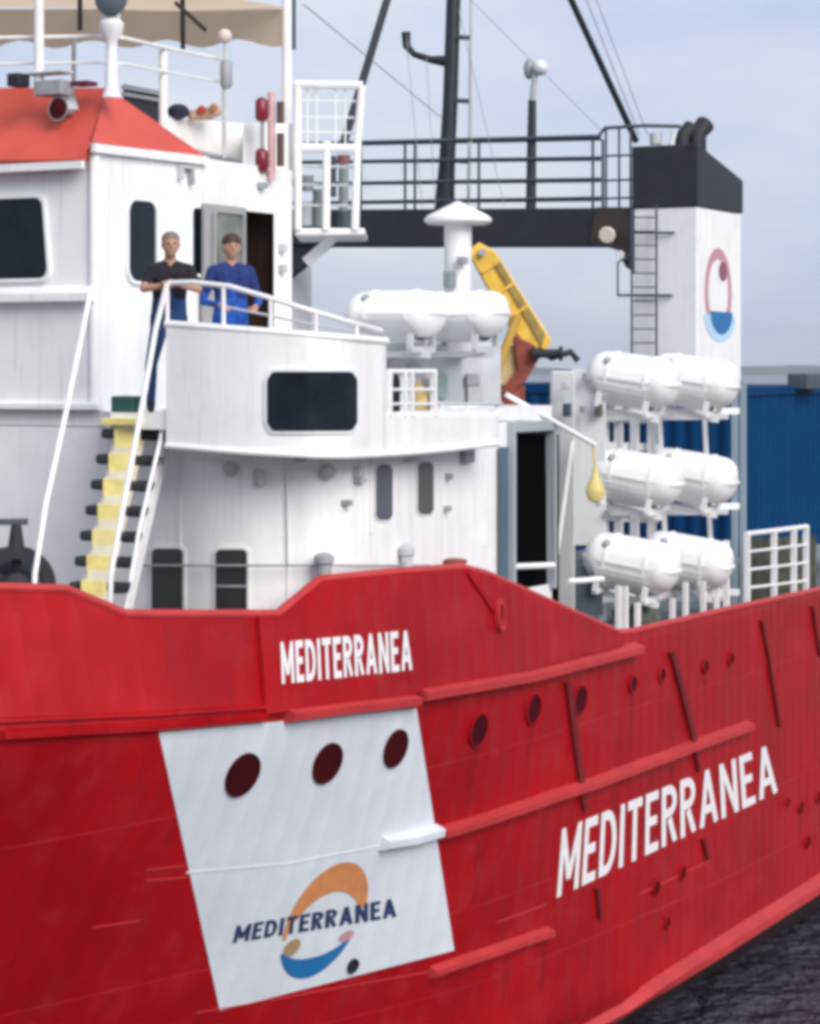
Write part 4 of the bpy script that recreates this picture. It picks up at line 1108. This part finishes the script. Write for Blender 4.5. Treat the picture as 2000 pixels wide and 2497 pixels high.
# ------------------------------------------------------------------ yellow deck crane
CRN = thing('deck_crane', 'yellow folding deck crane with a rust red slewing base', 'crane', P(1270, 1100, 32.5))
fc = 32.5
def slabpx(pts, f, th): return MB().plate([P(x, y, f) for x, y in pts], FW * th)
obj('boom', slabpx([(1140, 612), (1168, 590), (1208, 612), (1345, 828), (1330, 862), (1290, 850), (1238, 790)], fc, 0.34), YELLOW, CRN, bevel=0.02)
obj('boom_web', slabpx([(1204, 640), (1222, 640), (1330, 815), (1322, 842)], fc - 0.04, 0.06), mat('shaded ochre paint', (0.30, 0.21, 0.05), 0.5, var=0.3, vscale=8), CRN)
obj('lift_cylinder', MB().tube([P(1262, 770, fc - 0.1), P(1212, 905, fc - 0.1)], 0.06, 12), mat('amber cylinder paint', (0.55, 0.34, 0.06), 0.4), CRN, smooth=True)
obj('inner_arm', slabpx([(1222, 842), (1258, 842), (1262, 905), (1240, 945), (1212, 935), (1205, 880)], fc + 0.1, 0.22), mat('sand crane paint', (0.60, 0.44, 0.20), 0.5, var=0.2, vscale=7), CRN, bevel=0.02)
obj('slewing_base', slabpx([(1250, 815), (1300, 838), (1318, 870), (1282, 930), (1242, 968), (1222, 955), (1262, 900)], fc - 0.02, 0.3), OXIDE, CRN, bevel=0.02)
obj('pedestal', MB().tube([P(1240, 1300, fc + 0.2), P(1244, 940, fc + 0.2)], 0.2, 16), OXIDE, CRN, smooth=True)
obj('winch', MB().lathe([(0.10, -0.2), (0.10, -0.16), (0.06, -0.15), (0.06, 0.15), (0.10, 0.16), (0.10, 0.2)], P(1335, 862, fc - 0.1), RT, 14), RUBBER, CRN, smooth=True)
obj('hose', MB().tube([P(1310, 850, fc - 0.05), P(1345, 872, fc - 0.05), P(1392, 858, fc), P(1410, 880, fc)], 0.045, 8), RUBBER, CRN, smooth=True)
obj('knuckle_pin', MB().lathe([(0.05, -0.05), (0.05, 0.3)], P(1176, 615, fc - 0.05), FW, 12), GREY, CRN, smooth=True)
for x, y in ((1196, 650), (1228, 705), (1262, 760)): obj('boom_stiffener', MB().bar(P(x - 18, y + 14, fc - 0.03), P(x + 26, y - 16, fc - 0.03), 0.03, 0.03), YELLOW, CRN)

# ------------------------------------------------------------------ raft rack and bulkhead aft of the house
fp = 30.0
RK = obj('raft_rack', MB().plate([P(1345, 1500, fp), P(1402, 1500, fp - 0.2), P(1402, 905, fp - 0.2), P(1345, 905, fp)], FW * 0.3), WHITE, SHIP, bevel=0.02)
obj('rack_bulkhead', MB().plate([P(1395, 1330, fp + 1.9), P(1478, 1330, fp + 1.7), P(1478, 900, fp + 1.7), P(1395, 900, fp + 1.9)], FW * 0.12), WHITE, RK, bevel=0.01)
for x in (1474, 1509, 1548, 1590):
    obj('rack_post', MB().bar(P(x, 1520, 33.4), P(x, 905, 33.4), 0.11, 0.07), WHITE, RK)
for x in (1792, 1812):
    obj('rack_post', MB().bar(P(x, 1500, 35.2), P(x, 930, 35.2), 0.08, 0.06), mat('blue grey rack paint', (0.30, 0.38, 0.44), 0.5), RK)
for y in (1018, 1085, 1260):
    obj('rack_beam', MB().bar(P(1440, y, 33.3), P(1605, y + 6, 33.6), 0.07, 0.1), WHITE, RK)
for y in (1006, 1238, 1448):
    obj('rack_shelf', MB().bar(P(1452, y, 32.0), P(1796, y - 4, 34.4), 0.10, 0.09), WHITE, RK)
    obj('rack_shelf', MB().bar(P(1452, y + 14, 32.9), P(1770, y + 10, 35.2), 0.10, 0.07), LGREY, RK)
for x, f in ((1630, 33.2), (1740, 34.6)):
    obj('rack_brace', MB().bar(P(x, 1470, f), P(x - 22, 1012, f), 0.05, 0.05), WHITE, RK)
# sloping rails from the house to the rack
for a, b, r in (((1235, 962, 28.4), (1452, 1085, 29.2), 0.03), ((1062, 985, 27.0), (1235, 1003, 28.4), 0.03), ((1395, 1075, 29.6), (1345, 1440, 29.6), 0.035), ((1245, 1020, 28.2), (1330, 1028, 28.9), 0.05), ((1245, 1382, 28.0), (1350, 1378, 28.6), 0.035), ((1385, 1418, 28.9), (1470, 1412, 29.4), 0.035), ((1245, 1382, 28.0), (1250, 1440, 28.0), 0.035)):
    obj('rack_rail', MB().tube([P(*a), P(*b)], r, 8), WHITE, RK, smooth=True)
# dark blocks added as shade at deck level between house and rack
for x0, x1, y0, y1, f, m in ((1250, 1335, 1386, 1500, 30.5, SLATE), (1395, 1470, 1378, 1500, 31, SLATE), (1500, 1610, 1490, 1560, 33, MOSS), (1255, 1345, 925, 1040, 36, DARK)):
    obj('shade_block', slabpx([(x0, y1), (x1, y1), (x1, y0), (x0, y0)], f, 0.5), m, RK) if m is not DARK else None
# small fittings on the bulkhead
for x, y, m in ((1430, 918, GREY), (1383, 1000, SLATE), (1380, 940, LGREY), (1460, 1000, MOSS), (1423, 998, GREY), (1486, 1250, GREY)):
    obj('rack_fitting', MB().box(P(x, y, fp - 0.3 + (1.95 if x > 1405 else 0)), (0.1, 0.08, 0.16 if y == 1000 else 0.09)), m, RK, bevel=0.01)

# life raft canisters
def canister(loc, axis, label):
    """a fibreglass raft canister along axis; prototype built around the world origin along +X"""
    t = thing('life_raft_canister', label, 'life raft', loc, 'white life raft canisters')
    Mx = axis
    L, r = 1.26, 0.37
    prof = []
    for i in range(9):
        a = math.pi / 2 * i / 8
        prof.append((max(r * math.sin(a) ** 0.75, 0.012), -L / 2 + 0.24 * (1 - math.cos(a))))
    prof += [(r * 1.02, -0.2), (r * 1.02, 0.2)]
    for i in range(8, -1, -1):
        a = math.pi / 2 * i / 8
        prof.append((max(r * math.sin(a) ** 0.75, 0.012), L / 2 - 0.24 * (1 - math.cos(a))))
    def place(mb): mb.v = [tuple(Mx @ Vector(v)) for v in mb.v]; return mb
    parts = []
    parts.append(obj('shell', place(MB().lathe(prof, (0, 0, 0), (1, 0, 0), 32)), FRP, None, smooth=True))
    fl = [(L / 2 * 0.98, -0.0), ]
    out = []
    n = 44
    for i in range(n):
        a = 2 * math.pi * i / n
        x = (L / 2 + 0.02) * math.copysign(abs(math.cos(a)) ** 0.6, math.cos(a)); y = (r + 0.025) * math.copysign(abs(math.sin(a)) ** 0.6, math.sin(a))
        out.append(Vector((x, y, -0.02)))
    parts.append(obj('seam_flange', place(MB().plate(out, (0, 0, 0.04))), FRP, None))
    for x, sm_ in ((-0.27, FRP), (0.27, FRP)):
        parts.append(obj('strap', place(MB().lathe([(r * 1.03, x - 0.022), (r * 1.055, x - 0.02), (r * 1.055, x + 0.02), (r * 1.03, x + 0.022)], (0, 0, 0), (1, 0, 0), 32)), sm_, None, smooth=True))
    parts.append(obj('release_plate', place(MB().ball((-0.30, 0.27, 0.23), 0.075, 12, 8, (0.8, 1, 1))), GREY, None, smooth=True))
    for p in parts: p.parent = t
    return t
def dup(root, loc, label):
    r = root.copy(); COL.objects.link(r); r.location = loc; r['label'] = label
    for ch in root.children:
        c = ch.copy(); COL.objects.link(c); c.parent = r
    return r
# axis runs athwartships and tips down to port; local +X -> port, local +Y -> forward
tilt = R(10)
xa = Vector((0.10, -math.cos(tilt), -math.sin(tilt))).normalized()
ya = (Vector((-1, 0, 0)) - xa * Vector((-1, 0, 0)).dot(xa)).normalized()
za = -xa.cross(ya)
AX = Matrix((xa, ya, za)).transposed()
rafts = [((1545, 925, 31.8), 'forward life raft canister on the top shelf of the aft rack'),
         ((1692, 928, 33.0), 'after life raft canister on the top shelf of the aft rack'),
         ((1552, 1162, 31.9), 'forward life raft canister on the middle shelf beside the yellow buoy'),
         ((1688, 1160, 33.1), 'after life raft canister on the middle shelf of the aft rack'),
         ((1542, 1372, 31.0), 'forward life raft canister on the bottom shelf just above the bulwark'),
         ((1676, 1364, 32.8), 'after life raft canister on the bottom shelf nearest the white fence'),
         ((966, 766, 28.2), 'forward of two life raft canisters on the platform behind the wing bulwark'),
         ((1122, 768, 28.8), 'after of two life raft canisters on the platform beside the yellow crane')]
proto = None
XA, YA, ZA = xa, ya, za
for (px, py, f), lb in rafts:
    loc = P(px, py, f)
    if proto is None: t_ = proto = canister(loc, AX, lb)
    else: t_ = dup(proto, loc, lb)
    Lv = Matrix.Rotation(R(-9), 3, 'X') if px < 1200 else Matrix.Identity(3)
    xa, ya, za = Lv @ XA, Lv @ YA, Lv @ ZA
    t_.rotation_euler = (R(-9) * (px < 1200) + random.uniform(-0.03, 0.03), random.uniform(-0.03, 0.03), random.uniform(-0.05, 0.05))
    t_.scale = (1.02, 0.9, 0.72) if px < 1200 else (0.98, 0.97, 0.86)
    # cradle under it belongs to the rack
    cr = MB()
    for s in (-0.32, 0.32):
        a = loc + xa * s - za * 0.40
        cr.bar(a + ya * 0.34, a - ya * 0.34, 0.08, 0.07)
        cr.bar(a + ya * 0.34, a + ya * 0.34 + za * 0.18, 0.06, 0.06)
        cr.bar(a - ya * 0.34, a - ya * 0.34 + za * 0.18, 0.06, 0.06)
    cr.bar(loc - xa * 0.55 - za * 0.46, loc + xa * 0.42 - za * 0.46, 0.10, 0.07)
    sq = 0.72 if px < 1200 else 0.88
    tr = []
    for k in range(13):          # trough the canister lies in
        t = R(-168 + 156 * k / 12)
        o_ = ya * (0.415 * math.cos(t)) + za * (0.415 * sq * math.sin(t))
        tr.append([loc + o_ - xa * 0.36, loc + o_ + xa * 0.30])
    cr.slab(tr, za * -0.015)
    obj('raft_cradle', cr, LGREY if px < 1200 else WHITE, RK if px > 1200 else CAS)
# yellow buoy hanging on the rack
q = P(1452, 1192, 30.2)
YB = thing('yellow_buoy', 'pale yellow pear shaped buoy hanging on a line by the middle rafts', 'buoy', q)
obj('float', MB().lathe([(0.02, -0.17), (0.085, -0.14), (0.12, -0.05), (0.108, 0.03), (0.06, 0.13), (0.03, 0.22), (0.024, 0.26)], q, n=20), BUOYY, YB, smooth=True)
obj('line', MB().tube([q + UP * 0.24, P(1446, 1082, 30.2)], 0.02, 8), BUOYY, YB, smooth=True)

# blue containers on the after deck
def container(x0, y0, z0, label):
    t = thing('shipping_container', label, 'container', (x0 + 3, y0 + 1.2, z0), 'blue shipping containers')
    L, Wd, H = 6.06, 2.44, 2.59
    def corr(face):
        rows = [[], []]
        n = int((L if face == 'side' else Wd) / 0.07)
        ln = L if face == 'side' else Wd
        for i in range(n + 1):
            d = (0, 0.036, 0.036, 0)[i % 4]
            s = 0.1 + (ln - 0.2) * i / n
            for k, z in ((0, z0 + 0.14), (1, z0 + H - 0.12)):
                rows[k].append((x0 + s, y0 + 0.02 + d, z) if face == 'side' else (x0 + 0.02 + d, y0 + s, z))
        return MB().grid(rows)
    obj('side_panel', corr('side'), BLUE, t)
    obj('end_panel', corr('end'), BLUE, t)
    obj('roof', MB().box((x0 + L / 2, y0 + Wd / 2, z0 + H - 0.03), (L - 0.1, Wd - 0.1, 0.04)), BLUE, t)
    for a in (x0 + 0.06, x0 + L - 0.06):
        for b in (y0 + 0.06, y0 + Wd - 0.06):
            obj('corner_post', MB().box((a, b, z0 + H / 2), (0.12, 0.12, H - 0.02)), BLUE, t)
    for z in (z0 + 0.07, z0 + H - 0.06):
        for b in (y0 + 0.055, y0 + Wd - 0.055): obj('side_rail', MB().box((x0 + L / 2, b, z), (L - 0.23, 0.11, 0.13)), BLUE, t)
        for a in (x0 + 0.055, x0 + L - 0.055): obj('end_rail', MB().box((a, y0 + Wd / 2, z), (0.11, Wd - 0.23, 0.13)), BLUE, t)
    obj('floor', MB().box((x0 + L / 2, y0 + Wd / 2, z0 + 0.12), (L - 0.2, Wd - 0.2, 0.05)), BLUE, t)
    return t
cq = PX(1818, 945, 35.2)
container(35.2, cq.y, cq.z - 2.59, 'big blue corrugated shipping container beside the funnel with its long side in view')
container(34.6, cq.y + 2.7, cq.z - 2.55, 'blue container glimpsed between the yellow crane and the white raft rack')
tag(obj('deck_cargo_box', MB().box(P(1965, 930, 39.5), (0.8, 0.35, 0.26)), SLATE, None, bevel=0.03), 'small dark box on the roof of the big blue container', 'box')

# fence and railing on the after bulwark
ff = lambda px: PH(px, 1480).x
def fp_(px, py): return PY(px, py, -5.85)
FEN = obj('white_fence', MB().tube([fp_(1820, 1302), fp_(1890, 1294), fp_(1968, 1284)], 0.035, 8), WHITE, SHIP, smooth=True)
for x, y1, y0 in ((1822, 1475, 1302), (1888, 1465, 1294), (1936, 1450, 1290), (1966, 1440, 1284), (1772, 1490, 1318)):
    obj('fence_post', MB().bar(fp_(x, y1), fp_(x, y0), 0.075, 0.06), WHITE, FEN)
for k, r in ((1, 0.02), (2, 0.02), (3, 0.02)):
    dy = 44 * k
    obj('fence_rail', MB().tube([fp_(1820, 1302 + dy), fp_(1890, 1294 + dy), fp_(1968, 1284 + dy)], r, 8), WHITE, FEN, smooth=True)
obj('fence_backing', MB().plate([PY(1815, 1475, -5.2), PY(1990, 1440, -5.2), PY(1990, 1306, -5.2), PY(1815, 1312, -5.2)], (0, 0.05, 0)), mat('dark net backing', (0.05, 0.055, 0.035), 0.8, var=0.7, vscale=7), FEN)
# bulwark rail foot between rack and fence
for x, y1, y0 in ((1508, 1548, 1428), (1525, 1535, 1430), (1555, 1540, 1470), (1640, 1525, 1460), (1672, 1512, 1420), (1715, 1503, 1418), (1748, 1496, 1330)):
    obj('fence_post', MB().bar(fp_(x, y1), fp_(x, y0), 0.06, 0.06), WHITE, FEN)
obj('foot_rail', MB().tube([fp_(1508, 1545), fp_(1640, 1522), fp_(1790, 1482)], 0.03, 8), WHITE, FEN, smooth=True)
obj('fence_board', MB().plate([PY(1560, 1470, -5.3), PY(1780, 1432, -5.3), PY(1780, 1400, -5.3), PY(1560, 1430, -5.3)], (0, 0.06, 0)), LGREY, FEN)
tag(obj('net_bundle', MB().ball(fp_(1625, 1508) + Vector((0, 0.3, 0)), 0.28, 18, 12, (1.1, 0.7, 0.8)), MOSS, None, smooth=True), 'dark mossy net bundle at the foot of the bottom rafts', 'net')

# ------------------------------------------------------------------ people
def person(name, label, base, face, prims, hair_prims, hair_m, skel, voxel=0.011):
    """one continuous body: tapered limbs fused by a voxel remesh, coloured by the nearest limb"""
    fwd = Vector(face).normalized(); rgt = fwd.cross(UP).normalized()
    T = lambda p: base + rgt * p[0] + fwd * p[1] + UP * p[2]
    mb = MB()
    segs = []
    for (a, ra, b, rb, m) in prims:
        A, B = T(a), T(b)
        k = 7
        pts = [A.lerp(B, i / k) for i in range(k + 1)]
        rs = [ra + (rb - ra) * i / k for i in range(k + 1)]
        d = (B - A); L = d.length
        if L < 1e-4: B = A + UP * 1e-3
        mb.tube(pts, rs, 14)
        mb.ball(A, ra, 14, 8); mb.ball(B, rb, 14, 8)
        segs.append((np.array(A), np.array(B), ra, rb, m))
    me = bpy.data.meshes.new(name); me.from_pydata(mb.v, [], mb.f)
    o = bpy.data.objects.new(name, me); COL.objects.link(o)
    rm = o.modifiers.new('r', 'REMESH'); rm.mode = 'VOXEL'; rm.voxel_size = voxel
    sm = o.modifiers.new('s', 'SMOOTH'); sm.iterations = 4; sm.factor = 0.5
    dg = bpy.context.evaluated_depsgraph_get(); dg.update()
    me2 = bpy.data.meshes.new_from_object(o.evaluated_get(dg))
    bpy.data.objects.remove(o); bpy.data.meshes.remove(me)
    mats = []
    for s in segs:
        if s[4] not in mats: mats.append(s[4])
    for m in mats: me2.materials.append(m)
    cen = np.array([p.center[:] for p in me2.polygons])
    best = np.full(len(cen), 1e9); idx = np.zeros(len(cen), int)
    for A, B, ra, rb, m in segs:
        d = B - A; t = np.clip(((cen - A) @ d) / max(d @ d, 1e-9), 0, 1)
        dist = np.linalg.norm(cen - (A + t[:, None] * d), axis=1) - (ra + (rb - ra) * t)
        k = dist < best
        best[k] = dist[k]; idx[k] = mats.index(m)
    for p, i in zip(me2.polygons, idx): p.material_index = int(i); p.use_smooth = True
    body = bpy.data.objects.new(name, me2); COL.objects.link(body)
    tag(body, label, 'person', 'people on the wing deck')
    hm = MB()
    for c, r, sc_ in hair_prims:
        M = Matrix((rgt, fwd, UP)).transposed()
        b0 = len(hm.v); hm.ball((0, 0, 0), r, 18, 12, sc_)
        hm.v[b0:] = [tuple(M @ Vector(v) + T(c)) for v in hm.v[b0:]]
    h = obj('hair', hm, hair_m, body, smooth=True)
    for x in (-0.032, 0.032): obj('eye', MB().ball(T((x, skel['fy'] + 0.086, skel['ez'])), 0.010, 10, 6), DARK, body, smooth=True)
    return body

def fingers(palm, d, side, up, m, s=1.0):
    """four unequal curled fingers and a thumb from a palm; d along the fingers, side across, up = back of the hand"""
    o = []
    palm, d, side, up = Vector(palm), Vector(d).normalized(), Vector(side).normalized(), Vector(up).normalized()
    for k, ln in enumerate((0.068, 0.078, 0.072, 0.056)):
        a = palm + d * 0.045 + side * (-0.030 + 0.020 * k)
        b = a + (d * 0.8 - up * 0.25).normalized() * ln * 0.5
        c = b + (d * 0.25 - up).normalized() * ln * 0.5
        o += [(a, 0.0095, b, 0.009, m), (b, 0.009, c, 0.0078, m)]
    a = palm - side * 0.035 + d * 0.0
    b = a + (d * 0.6 - side * 0.8).normalized() * 0.035
    c = b + (d * 0.9 - up * 0.5).normalized() * 0.03
    o += [(a, 0.0125, b, 0.011, m), (b, 0.011, c, 0.009, m)]
    return o

def make_body(H, shirt, sleeve, trouser, shoe, arms, lean=0.0, legs=None):
    k = H / 1.78; Y = lambda z: lean * max(z - 0.95, 0)
    p = []
    def S(a, ra, b, rb, m): p.append((tuple(q * k for q in a), ra * k, tuple(q * k for q in b), rb * k, m))
    # head, face, neck
    hy = Y(1.65) + 0.015
    S((0, hy, 1.685), 0.088, (0, hy + 0.012, 1.63), 0.078, SKIN)
    S((0, hy + 0.02, 1.61), 0.062, (0, hy + 0.03, 1.575), 0.046, SKIN)
    S((0, hy + 0.088, 1.665), 0.010, (0, hy + 0.112, 1.632), 0.014, SKIN)
    S((-0.02, hy + 0.078, 1.597), 0.010, (0.02, hy + 0.078, 1.597), 0.010, SKIN)
    for s in (-1, 1): S((s * 0.088, hy + 0.0, 1.665), 0.012, (s * 0.086, hy + 0.004, 1.628), 0.010, SKIN)
    S((0, Y(1.5), 1.58), 0.055, (0, Y(1.45), 1.47), 0.06, SKIN)
    # torso
    for s in (-1, 1):
        S((s * 0.02, Y(1.43), 1.455), 0.062, (s * 0.165, Y(1.42), 1.415), 0.062, shirt)
        S((s * 0.085, Y(1.35) + 0.02, 1.36), 0.105, (s * 0.075, Y(1.1) + 0.01, 1.13), 0.092, shirt)
        S((s * 0.075, Y(1.1) + 0.01, 1.13), 0.094, (s * 0.08, Y(0.97), 0.98), 0.099, trouser)
        S((s * 0.085, 0.0, 0.95), 0.103, (s * 0.09, -0.01, 0.86), 0.098, trouser)
    S((0, Y(1.35), 1.36), 0.11, (0, Y(1.22), 1.24), 0.105, shirt); S((0, Y(1.2), 1.2), 0.105, (0, Y(1.0), 1.0), 0.1, trouser)
    S((0, 0, 0.94), 0.1, (0, 0, 0.88), 0.09, trouser)
    for s in (-1, 1):
        kx, ky = (legs or {}).get(s, (0.10, 0.02))
        hip, kn, an = (s * 0.092, 0, 0.86), (s * kx, ky, 0.48), (s * kx, ky - 0.04, 0.10)
        S(hip, 0.092, kn, 0.062, trouser); S(kn, 0.063, (kn[0], kn[1] - 0.035, 0.34), 0.06, trouser); S((kn[0], kn[1] - 0.035, 0.34), 0.06, an, 0.045, trouser)
        S((an[0], an[1] - 0.03, 0.045), 0.042, (an[0] + s * 0.01, an[1] + 0.14, 0.035), 0.036, shoe); S(an, 0.046, (an[0], an[1], 0.06), 0.046, shoe)
    for s, (el, wr) in arms.items():
        sh = (s * 0.19, Y(1.41), 1.41)
        mid = tuple(sh[i] + (el[i] - sh[i]) * 0.62 for i in range(3))
        S(sh, 0.062, mid, 0.052, shirt); S(mid, 0.044, el, 0.040, sleeve)
        S(el, 0.040, wr, 0.028, sleeve)
        d = Vector(wr) - Vector(el); d.normalize()
        side = d.cross(UP); side = side.normalized() * s if side.length > 0.1 else Vector((s, 0, 0))
        up = side.cross(d).normalized()
        if up.z < 0: up = -up
        palm = Vector(wr) + d * 0.05
        S(wr, 0.027, tuple(palm), 0.03, SKIN)
        for q in (-0.018, 0.018): S(tuple(Vector(wr) + d * 0.02 + side * q), 0.017, tuple(Vector(wr) + d * 0.085 + side * q), 0.016, SKIN)
        for (a, ra, b, rb, m) in fingers(palm, d, side, up, SKIN): S(tuple(a), ra, tuple(b), rb, m)
    return p, hy * k, k

# leaning on the rail at the head of the ladder: black t-shirt, forearms folded on the rail
xq, yq = W(412, 24.42)
prims, hy, k = make_body(1.78, TSHIRT, SKIN, JEANS, RUBBER, {-1: ((-0.27, 0.20, 1.22), (-0.02, 0.33, 1.27)), 1: ((0.27, 0.20, 1.22), (0.04, 0.37, 1.25))}, 0.22, {-1: (0.08, 0.05), 1: (0.17, -0.06)})
fz = Vector((-0.75, -0.62, 0))
person('person', 'person in a black t-shirt and navy dungarees leaning on the rail at the ladder head', Vector((xq, yq, DK)), fz, prims,
       [((0, hy - 0.012, 1.712 * k), 0.093 * k, (0.98, 1.02, 0.86))], HAIRG, {'fy': hy, 'ez': 1.668 * k})
# standing by the wheelhouse door in blue work clothes
xq, yq = W(562, 25.3)
prims, hy, k = make_body(1.81, NAVYC, OVERALL, OVERALL, RUBBER, {-1: ((-0.29, 0.02, 1.10), (-0.20, 0.26, 1.05)), 1: ((0.29, 0.02, 1.10), (0.17, 0.27, 1.06))}, 0.05)
person('person', 'person in a navy top and bright blue work clothes standing by the open wheelhouse door', Vector((xq, yq, DK)), Vector((-0.7, -0.7, 0)), prims,
       [((0, hy - 0.014, 1.71 * k), 0.097 * k, (1.0, 1.05, 0.92)), ((0, hy - 0.05, 1.66 * k), 0.085 * k, (1.05, 0.8, 1.1))], HAIRB, {'fy': hy, 'ez': 1.668 * k})
# blue drum beside the second person

# ------------------------------------------------------------------ haze: the far shore fades to the colour of the air
HZ = bpy.data.materials.new('harbour haze'); HZ.use_nodes = True
hn_ = HZ.node_tree.nodes; hn_.remove(hn_['Principled BSDF'])
pv = hn_.new('ShaderNodeVolumePrincipled'); pv.inputs['Color'].default_value = (0.92, 0.95, 1.0, 1)
pv.inputs['Density'].default_value = 0.00016; pv.inputs['Anisotropy'].default_value = 0.2
HZ.node_tree.links.new(pv.outputs['Volume'], hn_['Material Output'].inputs['Volume'])
hz = obj('haze', MB().box((0, 0, 29.0), (7400, 7400, 62)), HZ, kind='stuff')
